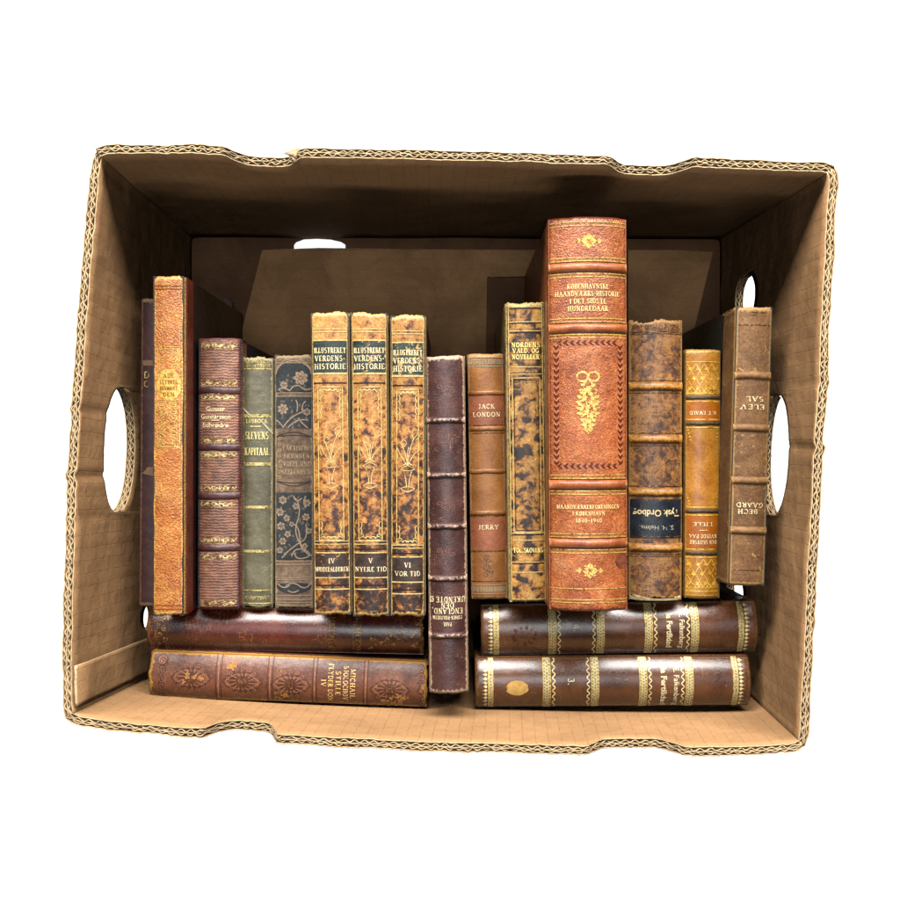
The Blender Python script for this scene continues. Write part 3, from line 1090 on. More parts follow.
    for fx, fy, r, pt_ in ((301, 378, 8.5, 7), (284, 385, 4.5, 5), (283, 409, 6.5, 7), (307, 412, 4.5, 6), (283, 500, 5, 6), (296, 506, 4, 5),
                           (280, 512, 5, 6), (287, 518, 4, 5), (281, 526, 5, 6), (288, 534, 4, 5), (283, 541, 4.4, 6), (280, 550, 4, 5), (307, 503, 4.4, 6),
                           (306, 517, 4.5, 6), (309, 531, 3.6, 5), (305, 546, 3.4, 5), (292, 524, 3, 5)):
        x, y = L(fx, fy)
        r *= .86
        B.poly('tan', flower(x, y, r * k, pt_, random.random(), .7), .00035)
        for q in range(pt_):
            a = q * 2 * math.pi / pt_ + .4
            B.stroke('dark', [(x + .2 * r * k * math.cos(a), y + .2 * r * k * math.sin(a)), (x + .72 * r * k * math.cos(a), y + .72 * r * k * math.sin(a))], .0003, .00045)
        B.circle('dark', x, y, r * k * .25, .0004, .00045, n=8)
    for a, b, c_ in (((290, 391), (294, 384), (300, 386)), ((300, 386), (306, 392), (312, 388)), ((278, 390), (284, 386), (290, 391)),
                     ((283, 428), (290, 416), (303, 412)), ((288, 428), (296, 418), (308, 420)), ((297, 412), (299, 404), (296, 400)),
                     ((303, 412), (301, 405), (306, 401)), ((276, 420), (280, 422), (284, 428)), ((308, 428), (302, 424), (299, 418)),
                     ((282, 558), (290, 548), (304, 540)), ((304, 540), (308, 536), (306, 524)), ((296, 498), (302, 508), (298, 520)),
                     ((298, 520), (292, 534), (304, 548)), ((302, 498), (296, 504), (294, 496)), ((290, 524), (300, 522), (300, 540)),
                     ((300, 540), (300, 550), (312, 556)), ((292, 556), (294, 546), (306, 550)), ((306, 550), (314, 556), (304, 558)),
                     ((304, 558), (296, 560), (295, 553)), ((306, 496), (302, 502), (306, 508)), ((286, 586), (293, 580), (300, 586)),
                     ((300, 586), (306, 590), (310, 584)), ((278, 584), (284, 590), (290, 585)), ((288, 590), (293, 594), (299, 590))):
        B.stroke('tan', curve(L(*a), L(*b), L(*c_)), .0009, .00032)
    for i in range(150):
        px = 276 + random.random() * 36
        py = random.choice((random.uniform(375, 391), random.uniform(400, 428), random.uniform(495, 558), random.uniform(495, 558)))
        x, y = L(px, py)
        if abs(x) < X - .002:
            B.poly('dim', leaf(x, y, .0012 + .0022 * random.random(), .0009 + .0008 * random.random(), random.random() * 6.3), .00026)
    for t, yy, wd in (('FAKTISCHE', 448, 27), ('BRUNNEN', 456, 25), ('VOLLE UND', 464, 27), ('SEELENHEIL', 472, 29)):
        x, y = L(297, yy)
        B.text('letters', t, x, y, 4.6 * k, wd * k, bold=.006)
    for q in range(8):
        x, y = L(280, 439 + q * 5.5)
        B.stroke('letters', spiral(x, y, .0018, 1.4, q, 1, 10), .0005)
    B.flush({'navy': navy, 'tan': tan, 'dim': flat('printed_leaf_pattern', col(112, 104, 94), .7, .6, 600), 'dark': flat('printed_dark_line', col(64, 56, 52), .7),
             'letters': flat('faded_lettering', col(186, 158, 124), .6, .7, 500)},
            {'navy': 'printed_panel', 'tan': 'floral_print', 'dim': 'leaf_print', 'dark': 'print_outline', 'letters': 'lettering'})

    # 6-8 ---------------------------------------------- three tortoiseshell volumes
    quads = (((310, 312), (349, 311), (352, 616), (313, 616)), ((349.6, 311.5), (388, 312), (390, 618), (352.6, 617)),
             ((388.6, 314), (427, 315), (424.5, 616), (390.6, 618)))
    labels = ('mottled calf volume with the cleanest green title label, left of the matching three',
              'mottled calf volume numbered V, its green label half worn away, middle of three',
              'mottled calf volume numbered VI, right one of the matching three')
    drift = (-.025, -.05, -.06)
    vols = (('IV', 'MIDDELALDEREN', 36), ('V', 'NYERE TID', 31), ('VI', 'VOR TID', 25))
    cream = gilt('cream_gilt', col(240, 216, 150, .62), col(206, 164, 92, .6), col(190, 140, 70), .3, .15)
    for i, qd in enumerate(quads):
        dr = drift[i]
        M = leather('tortoiseshell_calf', [(.34 - dr, col(44, 28, 24)), (.415 - dr, col(98, 60, 36)), (.45 - dr, col(168, 106, 54)),
                                           (.52 - dr, col(194, 138, 76)), (.68 - dr, col(214, 168, 104))], 165, 8, .3, .72, grad=.85,
                    wear=col(224, 182, 116), wamt=.5, scratch=col(228, 180, 110), samt=.3, rough=.4, fleck=.45,
                    spots=col(58, 40, 34), spot_amt=.12)
        B = Book(labels[i], *qd, .2, .003, M, jag=.0024,
                 board=leather('slate_board_paper', [(.3, col(38, 42, 48)), (.7, col(66, 70, 76))], 90))
        k = B.k()
        dy = (0, 0, 3)[i]
        cxp = (332, 370.5, 407.5)[i]
        Y = lambda yy: B.p(cxp, yy + dy * (yy - 311) / 300 + (dy * .6))[1]
        X = B.T / 2 - .0022
        lab = leather('worn_dark_green_label', [(.35, col(22, 36, 32)), (.65, col(50, 66, 58))], 160, wear=col(226, 180, 108),
                      wamt=.1, hazy=None, spots=col(222, 176, 104), spot_amt=(.02, .42, .5)[i], rough=.4, fleck=.4)
        B.rect('title_label', -X - .0008, X + .0008, Y(373), Y(341))
        lab2 = leather('dark_brown_volume_label', [(.35, col(40, 30, 26)), (.6, col(74, 52, 42))], 160, spots=col(190, 140, 80),
                       spot_amt=(.4, .05, .08)[i], rough=.4)
        B.rect('volume_label', -X - .0008, X + .0008, Y(577), Y(553))
        for yy, w_ in ((329, .9), (332, .8), (340.3, 1.3), (373.6, 1.8), (541, .8), (544, .8), (552.5, 1.2), (577.5, 1.2), (589, 1.2)):
            B.line('gilt', Y(yy), w_, .0018)
        for yy in (383, 549, 585):
            B.line('dark', Y(yy), 1.2, .002)
        for s in (-1, 1):
            B.stroke('gilt', [(s * (X + .0006), Y(327)), (s * (X + .0006), Y(612))], .0004)
            B.stroke('dark', [(s * (X + .0011), Y(327)), (s * (X + .0011), Y(612))], .0005)
        fx = X - .003
        B.frame('gilt', -fx, fx, Y(540), Y(387), .0007)
        for sx in (-1, 1):
            for top in (True, False):
                y0 = Y(387) if top else Y(540)
                s = -1 if top else 1
                xx = sx * (fx - .0016)
                for q in range(3):
                    B.stroke('gilt', [(sx * (fx - .001 - q * .0036 - .0018 + .0018 * math.cos(a)), y0 + s * (.0012 + .0014 * math.sin(a))) for a in [math.pi * t / 6 for t in range(7)]], .00055)
                for q in range(4 if top else 2):
                    B.stroke('gilt', [(sx * (fx - .001 - .0013 * math.sin(a)), y0 + s * (.004 + q * .0046 + .0023 - .0023 * math.cos(a))) for a in [math.pi * t / 6 for t in range(7)]], .00055)
                B.stroke('gilt', spiral(xx - sx * .001, y0 + s * .003, .0017, 1.1, 0 if sx > 0 else math.pi, sx, 10), .0005)
        # vase with flower spray
        V = lambda dx, yy: (B.p(cxp + dx, 0)[0] * 0 + dx * k, Y(yy))
        for a, b, c_ in (((0, 462), (-2, 448), (-7, 440)), ((0, 462), (1, 448), (6, 436)), ((0, 462), (6, 450), (11, 447)), ((11, 447), (13, 446), (13, 448)),
                         ((0, 462), (-7, 454), (-10, 445)), ((-10, 445), (-12, 448), (-9, 456)), ((0, 462), (-1, 452), (1, 444)),
                         ((6, 436), (2, 428), (8, 427)), ((8, 427), (13, 428), (6, 436)), ((-7, 440), (-4, 434), (-1, 440)), ((-1, 440), (-3, 446), (-7, 440)),
                         ((8, 437), (12, 434), (13, 430)), ((-5, 462), (0, 459), (5, 462)), ((-7, 466), (0, 469), (7, 466)), ((-7, 466), (-3, 463), (0, 462)),
                         ((7, 466), (3, 463), (0, 462)), ((-4, 468), (-1, 476), (-1.2, 484)), ((4, 468), (1, 476), (1.2, 484)), ((-7, 485), (0, 481), (7, 485)),
                         ((-7, 485), (0, 491), (7, 485)), ((-3, 487), (0, 490), (3, 487)), ((-3.5, 462), (0, 455), (3.5, 462))):
            B.stroke('gilt', curve(V(*a), V(*b), V(*c_)), .0005)
        for t, yy, wd in (('ILLUSTRERET', 350.5, 33), ('VERDENS-', 358.5, 30), ('HISTORIE', 366.5, 31)):
            B.text('letters', t, 0, Y(yy), 5.4 * k, min(wd * k, 2 * X - .001), bold=.012)
        B.text('letters', vols[i][0], 0, Y(560.5), 4.8 * k, None, bold=.012)
        B.text('letters', vols[i][1], 0, Y(569), 4.6 * k, min(vols[i][2] * k, 2 * X), bold=.01)
        B.flush({'title_label': lab, 'volume_label': lab2, 'gilt': cream, 'dark': black_line, 'letters': letter_white},
                {'gilt': 'gilt_tooling', 'dark': 'dark_rule', 'letters': 'lettering'})
        if i == 2:
            pass

    # 9 ------------------------------------------------ dark aubergine, long
    pl = [(.28, col(50, 30, 30)), (.5, col(80, 50, 46)), (.75, col(108, 72, 64))]
    M = leather('aubergine_leather', pl, 50, rough=.36, wear=col(214, 178, 150), wamt=.42, scratch=col(168, 120, 96), samt=.42, grain='pebble',
                gscale=1300, gbump=.25, spec=.6)
    MBn = leather('aubergine_band_leather', pl, 60, rough=.36, wear=col(226, 190, 165), wamt=.95)
    B = Book('dark aubergine leather book with raised bands, standing between the two lying stacks',
             (425, 355), (465, 355), (469, 694), (429, 694), .196, .0062, M, jag=.0012,
             board=leather('mottled_olive_board_paper', [(.3, col(64, 56, 40)), (.7, col(120, 104, 74))], 200))
    k = B.k()
    for yy in (420, 475, 526, 578, 635):
        B.band(B.p(447, yy)[1], .0052, .0021, MBn, wear=.42)
    for t, yy, wd, h in (('UKENDTE Ø', 599, 35, 5.6), ('DEN', 604.8, 13, 5), ('ENGLAND,', 610.5, 30, 5.6), ('COHEN-PORTHEIM', 617, 29, 3.6), ('PAUL', 623.5, 8, 3.8)):
        x, y = B.p(447.5, yy)
        B.text('letters', t, x, y, h * k, wd * k, rot=math.pi, bold=.014)
    for yy in (389, 505, 552):
        x, y = B.p(446, yy)
        for q in range(4):
            B.stroke('rubbed', spiral(x + (q - 1.5) * .0032, y + .001 * (-1) ** q, .0022, 1.2, q, 1, 9), .0004)
    B.flush({'letters': letter_white, 'rubbed': flat('worn_blind_tooling', col(150, 105, 90), .6, .8, 700)}, {'letters': 'lettering', 'rubbed': 'worn_ornament'})

    # 10 ----------------------------------------------- tan calf
    M = leather('tan_calf', [(.3, col(136, 86, 44)), (.5, col(164, 106, 58)), (.72, col(182, 126, 74))], 45, rough=.38, wear=col(206, 156, 104), wamt=.3,
                scratch=col(200, 150, 90), samt=.15, fleck=.25)
    B = Book('small tan calf book with two reddish labels, between the aubergine and the dark mottled book',
             (467, 354), (504, 353), (508, 599), (471, 600), .17, .004, M, jag=.0008)
    k = B.k(); X = B.T / 2 - .001
    cx = lambda yy: 485 + (yy - 354) / 246 * 4
    Y = lambda yy: B.p(cx(yy), yy)[1]
    red = leather('red_brown_label', [(.3, col(146, 84, 54)), (.7, col(176, 108, 76))], 90, rough=.4, wear=None)
    B.rect('label', -X, X, Y(425), Y(396)); B.rect('label', -X, X, Y(550), Y(517))
    for yy in (393, 428.5, 471, 513):
        B.band(Y(yy), .0042, .0011, M, wear=.2)
    for yy in (391, 395.5, 425.5, 433, 469, 473, 511, 516, 551, 581):
        B.line('gilt', Y(yy), .7)
    for yy in (362, 589):
        for d in (-4.5, 4.5): B.line('silver', Y(yy + d), .8)
        for i in range(12):
            x = (-1 + 2 * (i + .5) / 12) * X
            B.circle('silver', x, Y(yy), .0016, .0005, n=10)
            B.circle('silver', x, Y(yy), .0005, n=6)
    for t, yy, wd in (('JACK', 406.5, 16), ('LONDON', 414.5, 27), ('JERRY', 527, 20)):
        x, y = B.p(cx(yy), yy)
        B.text('letters', t, 0, y, 4.4 * k, wd * k, bold=.012)
    for q in range(5):
        x, y = B.p(cx(565) + (q % 2) * 3 - 2, 558 + q * 4)
        B.stroke('gilt', spiral(x, y, .0028, 1.2, q * 1.7, 1, 10), .0005)
    B.flush({'label': red, 'gilt': dim_gold, 'silver': flat('greyed_roll', col(176, 158, 124), .5, .5, 600), 'letters': letter_white},
            {'label': 'title_label', 'gilt': 'gilt_tooling', 'silver': 'border_roll', 'letters': 'lettering'})

    # 11 ----------------------------------------------- mottled calf, dark blotches
    M = leather('dark_blotched_calf', [(.40, col(44, 34, 30)), (.455, col(84, 56, 36)), (.49, col(168, 112, 56)), (.58, col(198, 148, 80)), (.7, col(216, 172, 104))],
                130, 7, .4, .6, wear=col(222, 188, 122), wamt=.5, rough=.4, fleck=.45)
    B = Book('pale calf book blotched with large dark patches, directly left of the big red-brown volume',
             (505, 302), (545, 302), (548.5, 603), (509, 603), .192, .003, M, jag=.0022,
             board=leather('speckled_board_paper', [(.35, col(60, 58, 46)), (.65, col(190, 170, 110))], 320))
    k = B.k(); X = B.T / 2 - .003
    cx = lambda yy: 525 + (yy - 302) / 301 * 4
    Y = lambda yy: B.p(cx(yy), yy)[1]
    for yy in (307, 322, 331, 367, 374, 533, 540, 562, 572, 599):
        B.line('gilt', Y(yy), .9, .0028)
    for yy in (308.5, 323, 332.5, 373, 534.5, 563, 601):
        B.line('dark', Y(yy), .9, .0028)
    B.frame('gilt', -X + .0015, X - .0015, Y(532), Y(378), .0006)
    B.frame('dark', -X + .0027, X - .0027, Y(530), Y(380), .0004)
    for s in (-1, 1):
        B.stroke('gilt', [(s * (X + .0008), Y(306)), (s * (X + .0008), Y(599))], .0006)
        B.stroke('dark', [(s * (X + .0015), Y(306)), (s * (X + .0015), Y(599))], .0004)
    for t, yy, wd in (('NORDENS', 345, 28), ('VALD. OG', 350.8, 26), ('NOVELLER', 357, 27), ('TOL. SKOVENS', 550, 29)):
        B.text('letters', t, 0, Y(yy), 4.6 * k, wd * k, bold=.014)
    B.flush({'gilt': cream, 'dark': black_line, 'letters': gilt('lemon_lettering', col(255, 240, 160, .9), col(235, 205, 110, .8), col(180, 130, 60), .15, .1)},
            {'gilt': 'gilt_tooling', 'dark': 'dark_rule', 'letters': 'lettering'})

    # 12 ----------------------------------------------- big red-brown volume
    st = [(.25, col(132, 68, 40)), (.42, col(166, 91, 53)), (.58, col(186, 110, 66)), (.78, col(210, 146, 102))]
    M = leather('red_brown_morocco', st, 60, rough=.36, wear=col(120, 52, 30), wamt=.1, scratch=col(214, 140, 104), samt=.5, grain='pebble', gscale=950,
                gbump=.5, fleck=.55, spots=col(112, 62, 54), spot_amt=.02)
    B = Book('largest book, a thick red-brown leather volume with raised double bands and a gilt garland',
             (547, 218), (629, 217), (628, 611), (550.5, 611), .222, .0085, M, jag=.0004,
             board=leather('red_brown_board', st, 60))
    k = B.k(); X = B.T / 2 - .0016
    cx = lambda yy: 588 + (yy - 217) / 394 * 1.5
    Y = lambda yy: B.p(cx(yy), yy)[1]
    MB2 = leather('red_brown_band', st, 60, rough=.33, wear=col(226, 160, 120), wamt=.5)
    for yy in (268, 328.5, 484.5, 543):
        B.band(Y(yy), .0068, .0022, MB2, wear=.3)
        for d in (-9.5, -6.3, 6.3, 9.5):
            B.line('gilt', Y(yy + d), .95, .0014)
        for d in (-5.1, 5.1, ):
            B.line('dark', Y(yy + d), .7, .001)
    for yy in (223, 226.5, 588, 599, 602):
        B.line('gilt', Y(yy), .9, .0014)
    fleuron(B, 'gilt', B.p(cx(242), 242)[0], Y(242), 29 * k)
    fleuron(B, 'gilt', B.p(cx(570), 570)[0], Y(570), 29 * k)
    for t, yy, wd in (('KØBENHAVNSKE', 287, 41), ('HAANDVÆRKS-HISTORIE', 294.3, 64), ('I DET SIDSTE', 301.8, 36), ('HUNDREDAAR', 309.2, 40)):
        B.text('letters', t, -.0006, Y(yy), 4.8 * k, wd * k, bold=.02)
    for t, yy, wd in (('HAANDVÆRKERFORENINGEN', 506.5, 62), ('I KØBENHAVN', 513, 32), ('1840–1940', 520, 26)):
        B.text('letters', t, -.0006, Y(yy), 3.9 * k, wd * k, bold=.016)
    # blind-tooled rope frame
    xa, xb = -32 * k, 32 * k
    ya, yb = Y(466), Y(343)
    step = .0042
    def rope(p, q):
        n = int(math.hypot(q[0] - p[0], q[1] - p[1]) / step)
        ux, uy = (q[0] - p[0]) / n, (q[1] - p[1]) / n
        d = math.hypot(ux, uy); ux, uy = ux / d * step, uy / d * step
        nx_, ny_ = -uy, ux
        for i in range(n):
            x, y = p[0] + ux * (i + .1), p[1] + uy * (i + .1)
            for s in (-1, 1):
                B.poly('dark', [(x, y), (x + ux * .55 + s * nx_ * .42, y + uy * .55 + s * ny_ * .42), (x + ux * .95 + s * nx_ * .38, y + uy * .95 + s * ny_ * .38), (x + ux * .42, y + uy * .42)][::s], .0002)
                B.stroke('pale', [(x + ux * .62 + s * nx_ * .06, y + uy * .62 + s * ny_ * .06), (x + ux * 1.12 + s * nx_ * .46, y + uy * 1.12 + s * ny_ * .46)], .0005, .00028)
    rope((xa, yb), (xb, yb)); rope((xa, ya), (xb, ya)); rope((xa, ya), (xa, yb)); rope((xb, ya), (xb, yb))
    # garland
    gx = -.0008
    G = lambda dx, yy: (gx + dx * k, Y(yy))
    for s in (-1, 1):
        B.stroke('gilt', [(gx + s * (5.5 + 5.5 * math.cos(a)) * k, Y(377) + 4.6 * k * math.sin(a)) for a in [2 * math.pi * i / 16 for i in range(17)]], .0014)
        B.stroke('gilt', curve(G(0, 378), G(s * 3, 384), G(s * 7, 386)), .0012)
        for i in range(12):
            t = i / 11
            rad = (10.5 * math.sin(math.pi * (.18 + .74 * t)) ) * k
            yy = 387 + 42 * t
            x = gx + s * rad * (.95)
            y = Y(yy)
            B.poly('gilt', leaf(x - s * .0022, y, .0044, .0024, (math.pi / 2 - s * (1.1 + .5 * math.sin(i * 2.1)))), .00035)
            B.poly('gilt', leaf(x - s * .0034, y - .001, .0036, .002, (-math.pi / 2 + s * (.8 + .4 * math.cos(i * 1.7)))), .0004)
            if i % 2:
                B.poly('gilt', flower(x - s * .0035, y, .0017, 5, i), .00042)
    for i in range(9):
        B.poly('gilt', flower(gx + .0022 * math.sin(i * 2.4), Y(389 + i * 4.6), .0021, 6, i * .7), .00045)
    B.stroke('gilt', curve(G(-5, 384), G(0, 408), G(0, 430)), .0007)
    B.poly('gilt', leaf(gx, Y(428), .0046, .003, -math.pi / 2))
    x, y = B.p(624, 561)
    B.poly('stain', [(x + 9 * k * math.cos(a) * (1 + .25 * nz(a * 2, 3)) * (.55 if math.cos(a) > 0 else 1), y + 8 * k * math.sin(a) * (1 + .3 * nz(a * 3, 8))) for a in [2 * math.pi * i / 22 for i in range(22)]], .0002)
    B.flush({'gilt': gold, 'dark': flat('blind_tooling', col(92, 34, 18), .45), 'pale': flat('burnished_tooling', col(212, 140, 104), .35),
             'letters': gilt('cream_lettering', col(248, 226, 160, .74), col(232, 192, 122, .7), col(190, 110, 60), .1, .1),
             'stain': leather('dark_stain', [(.35, col(84, 52, 44)), (.62, col(150, 82, 54))], 260)},
            {'gilt': 'gilt_tooling', 'dark': 'blind_tooling', 'pale': 'burnished_tooling', 'letters': 'lettering', 'stain': 'dark_stain'})

    # 13 ----------------------------------------------- brown mottled with navy label
    st = [(.32, col(50, 36, 38)), (.44, col(88, 60, 48)), (.51, col(126, 84, 52)), (.60, col(172, 118, 66)), (.75, col(190, 138, 82))]
    M = leather('crackled_brown_calf', st, 150, 8, .8, .7, rough=.42, wear=col(186, 140, 86), wamt=.5, scratch=col(176, 128, 80), samt=1.0, fleck=.5)
    MB3 = leather('worn_brown_band', [(.3, col(110, 70, 44)), (.6, col(176, 118, 60))], 200, rough=.4, wear=col(222, 160, 82), wamt=1.0)
    B = Book('crackled brown calf book with a navy label, directly right of the big red-brown volume',
             (629, 319), (684, 318), (683, 601), (629, 601), .172, .0065, M, jag=.0034,
             board=leather('light_brown_board', [(.3, col(120, 84, 44)), (.7, col(170, 126, 70))], 90))
    k = B.k(); X = B.T / 2 - .0012
    Y = lambda yy: B.p(656.5, yy)[1]
    for yy in (386.5, 439, 492, 547.5):
        B.band(Y(yy), .0068, .0022, MB3, wear=.55)
    for yy in (332, 334, 380.5, 393, 433, 445.5, 486, 554, 556):
        B.line('gilt', Y(yy), .7)
    B.rect('label', -X, X, Y(538), Y(499))
    for yy in (500.5, 537):
        for i in range(26):
            x = (-1 + 2 * (i + .5) / 26) * X
            B.stroke('gilt', curve((x - .0008, Y(yy)), (x, Y(yy) + .0013), (x + .0008, Y(yy))), .0003)
    B.text('letters', 'Tysk Ordbog', 0, Y(513), 6.4 * k, 46 * k, rot=math.pi, bold=.02)
    B.text('letters2', 'S. H. Helms.', 0, Y(527.5), 4.4 * k, 34 * k, rot=math.pi, bold=.0)
    for q in range(8):
        B.stroke('gilt', spiral((q - 3.5) * .0046, Y(328) + .0006 * (-1) ** q, .002, 1.2, q * 1.1, 1, 9), .00035)
    B.poly('torn', [(-X, Y(594)), (-X * .75, Y(596.5)), (-X * .4, Y(597.5)), (0, Y(598)), (X * .5, Y(597)), (X, Y(596)), (X, Y(600.5)), (0, Y(602)), (-X * .6, Y(601)), (-X, Y(599))], .0004)
    B.flush({'label': leather('navy_label_leather', [(.3, col(14, 18, 26)), (.7, col(38, 48, 60))], 120, rough=.33), 'gilt': dim_gold,
             'letters': gilt('tan_lettering', col(236, 212, 160, .85), col(190, 160, 115, .8), col(80, 70, 60), .2, .1),
             'letters2': gilt('grey_lettering', col(190, 184, 160, .8), col(150, 145, 130, .8), col(60, 60, 60), .3, .1),
             'torn': flat('torn_pale_edge', col(226, 196, 148), .9, .6, 400)},
            {'label': 'title_label', 'gilt': 'gilt_tooling', 'letters': 'lettering', 'letters2': 'lettering', 'torn': 'torn_edge'})

    # 14 ----------------------------------------------- golden honey
    M = leather('honey_calf', [(.3, col(164, 98, 34)), (.5, col(194, 130, 54)), (.72, col(212, 154, 76))], 50, rough=.33, wear=col(206, 156, 92), wamt=.25,
                fleck=.3, coat=.15)
    B = Book('glossy honey gold leather book with diamond lattice gilt panels at both ends',
             (684.5, 350), (722.5, 349), (720, 599), (685, 599), .167, .0042, M, jag=.0006,
             board=leather('honey_board', [(.3, col(120, 80, 30)), (.7, col(160, 110, 46))], 90))
    k = B.k(); X = B.T / 2 - .0016
    Y = lambda yy: B.p(703, yy)[1]
    dk = flat('tarnished_band', col(92, 72, 46), .5, .8, 500)
    orange = leather('orange_label', [(.3, col(176, 92, 24)), (.7, col(206, 122, 44))], 60, rough=.35)
    B.rect('label', -X, X, Y(421), Y(402.5)); B.rect('label', -X, X, Y(548), Y(516))
    for yy in (397.5, 423.5, 511, 553):
        B.band(Y(yy), .0035, .001, dk, inset=.001, wear=0)
        B.line('gilt', Y(yy - 4), 1.2, .001); B.line('gilt', Y(yy + 4), 1.2, .001)
    for yy in (352, 362, 591, 595):
        B.line('gilt', Y(yy), .9)
    for (y0, y1) in ((364, 393), (559, 588)):
        a, b = Y(y1), Y(y0)
        m = 4
        for i in range(-m, m + 1):
            for s in (-1, 1):
                x0 = i * 2 * X / m; x1 = x0 + s * (b - a) * .55
                P = []
                for t in range(15):
                    x = x0 + (x1 - x0) * t / 14
                    if abs(x) <= X: P.append((x, a + (b - a) * t / 14))
                if len(P) > 1: B.stroke('gilt', P, .0005)
        for r_ in range(3):
            for i in range(4):
                x = (-1 + 2 * (i + .5 * (r_ % 2) + .3) / 4) * X
                if abs(x) < X - .001:
                    B.poly('gilt', flower(x, a + (r_ + .5) * (b - a) / 3, .0017, 4, .4, .4), .0004)
        for i in range(8):
            x = (-1 + 2 * (i + .5) / 8) * X
            B.circle('gilt', x, a + .0016 if y0 < 500 else a + .0016, .0014, .0005, n=9)
    for s in (-1, 1):
        for y0, y1 in ((430, 440), (498, 507)):
            for q in range(4):
                B.circle('gilt', s * (X - .0008 - .0006 * q), Y(y0 + (y1 - y0) * q / 3), .0007, n=6)
    B.text('letters', 'H. F. EWALD', -.0004, Y(413), 3.6 * k, 26 * k, rot=math.pi, bold=.012)
    for t, yy, wd in (('TJELE', 524, 20), ('KVINDE PAA', 536, 27), ('DEN SKOTSKE', 542, 27)):
        B.text('letters', t, 0, Y(yy), 3.8 * k, wd * k, rot=math.pi, bold=.01)
    B.stroke('letters', [(-.003, Y(530)), (.003, Y(530))], .0005, .0005)
    B.flush({'label': orange, 'gilt': gilt('yellow_gilt', col(248, 206, 104, .75), col(214, 150, 54, .7), col(180, 110, 36), .3, .25),
             'letters': letter_white}, {'label': 'title_label', 'gilt': 'gilt_tooling', 'letters': 'lettering'})

    # 15 ----------------------------------------------- dusty brown, right end
    st = [(.28, col(96, 66, 42)), (.5, col(126, 90, 58)), (.65, col(146, 108, 70)), (.8, col(178, 136, 88))]
    M = leather('dusty_brown_calf', st, 85, 7, .5, .66, rough=.6, wear=col(184, 146, 96), wamt=.6, scratch=col(170, 130, 86), samt=.4, fleck=.45, spec=.3,
                spots=col(190, 148, 98), spot_amt=.32)
    MB4 = leather('dusty_brown_band', [(.3, col(130, 92, 58)), (.7, col(166, 124, 80))], 120, rough=.55, wear=col(196, 154, 100), wamt=.6, spec=.3)
    B = Book('dusty brown leather book with dark sides leaning at the right wall of the box',
             (736, 306), (774, 306), (765.5, 586), (728.5, 587), .2, .003, M, jag=.0012, wrap=.03,
             board=leather('dark_striped_board', [(.35, col(26, 32, 32)), (.65, col(60, 58, 50))], 90, stretch=6))
    k = B.k(); X = B.T / 2 - .002
    cx = lambda yy: 755 - (yy - 306) / 280 * 8
    Y = lambda yy: B.p(cx(yy), yy)[1]
    for yy in (375.5, 428, 480.5, 530.5):
        B.band(Y(yy), .0058, .002, MB4, wear=.4)
    for yy, a, b in ((312.5, -.5, .75), (325, -1, 1), (570, -.9, .7), (315, -.4, .1)):
        B.line('gilt', Y(yy), .8, x0=a * X, x1=b * X)
    for t, yy, wd, xx in (('SAL', 399, 17, 2), ('ELEV', 407, 24, 0), ('GAARD', 505, 26, 0), ('BECH', 511.5, 19, -2)):
        B.text('letters', t, xx * k, Y(yy), 4.6 * k, wd * k, rot=math.pi, bold=.01)
    B.flush({'gilt': dim_gold, 'letters': gilt('worn_cream_lettering', col(246, 226, 180, .85), col(170, 130, 85, .7), col(126, 90, 58), .2, .1)},
            {'gilt': 'gilt_tooling', 'letters': 'lettering'})

    # ------------------------------------------------ lying stacks (spine up, heads to the right)
    # 16 upper left
    M = leather('black_cherry_leather', [(.3, col(60, 22, 16)), (.5, col(96, 38, 28)), (.75, col(122, 60, 44))], 60, rough=.25, wear=col(170, 110, 66), wamt=.5,
                scratch=col(190, 130, 84), samt=.6, spec=.6, coat=.35)
    B = Book('glossy black cherry leather book lying above the lighter brown one, under the left row',
             (424, 611), (425, 657), (148, 650), (147, 606), .158, .0085, M, jag=.0016)
    k = B.k()
    U = lambda px, py: B.p(px, py)
    for px in (161, 418):
        for q in range(8):
            x, y = U(px + (q % 2) * 5, 612 + q * 5.2)
            B.stroke('rub', spiral(x, y, .0028, 1.3, q, 1, 10), .0006)
            B.circle('rub', x, y, .0009, n=7)
    for px, q0 in ((333, 0), (358, 1), (400, 2)):
        B.text('rub', ('FORTEGNELSER', 'SAMLEDE', 'III')[q0], U(px, 634)[0] * 1, U(px, 634)[1], 4.2 * k, (34, 36, 10)[q0] * k)
    for px in (330, 354, 361):
        _, y = U(px, 630)
        B.line('rub', y, .6, .004)
    for i in range(24):
        px = 365 + random.random() * 55; py = 628 + random.random() * 20
        x, y = U(px, py)
        B.poly('rub', flower(x, y, .0008 + random.random() * .0016, 3, random.random() * 6, .4))
    B.flush({'rub': gilt('faint_gilt', col(222, 180, 110, .7), col(150, 100, 58), col(84, 42, 30), .45)}, {'rub': 'gilt_tooling'})
    # 17 lower left
    M = leather('milk_brown_leather', [(.3, col(92, 52, 38)), (.5, col(122, 74, 54)), (.72, col(146, 94, 70))], 55, rough=.36, wear=col(222, 164, 92), wamt=.62,
                scratch=col(206, 148, 84), samt=.42, fleck=.35, spec=.5)
    B = Book('milk brown leather book with blind-tooled rosettes and worn orange edges, bottom of the left stack',
             (428, 661), (428.5, 709), (147, 697), (150, 651.5), .166, .006, M, jag=.0022,
             board=leather('ochre_board', [(.3, col(150, 92, 40)), (.7, col(196, 136, 70))], 120))
    k = B.k()
    U = lambda px, py: B.p(px, py)
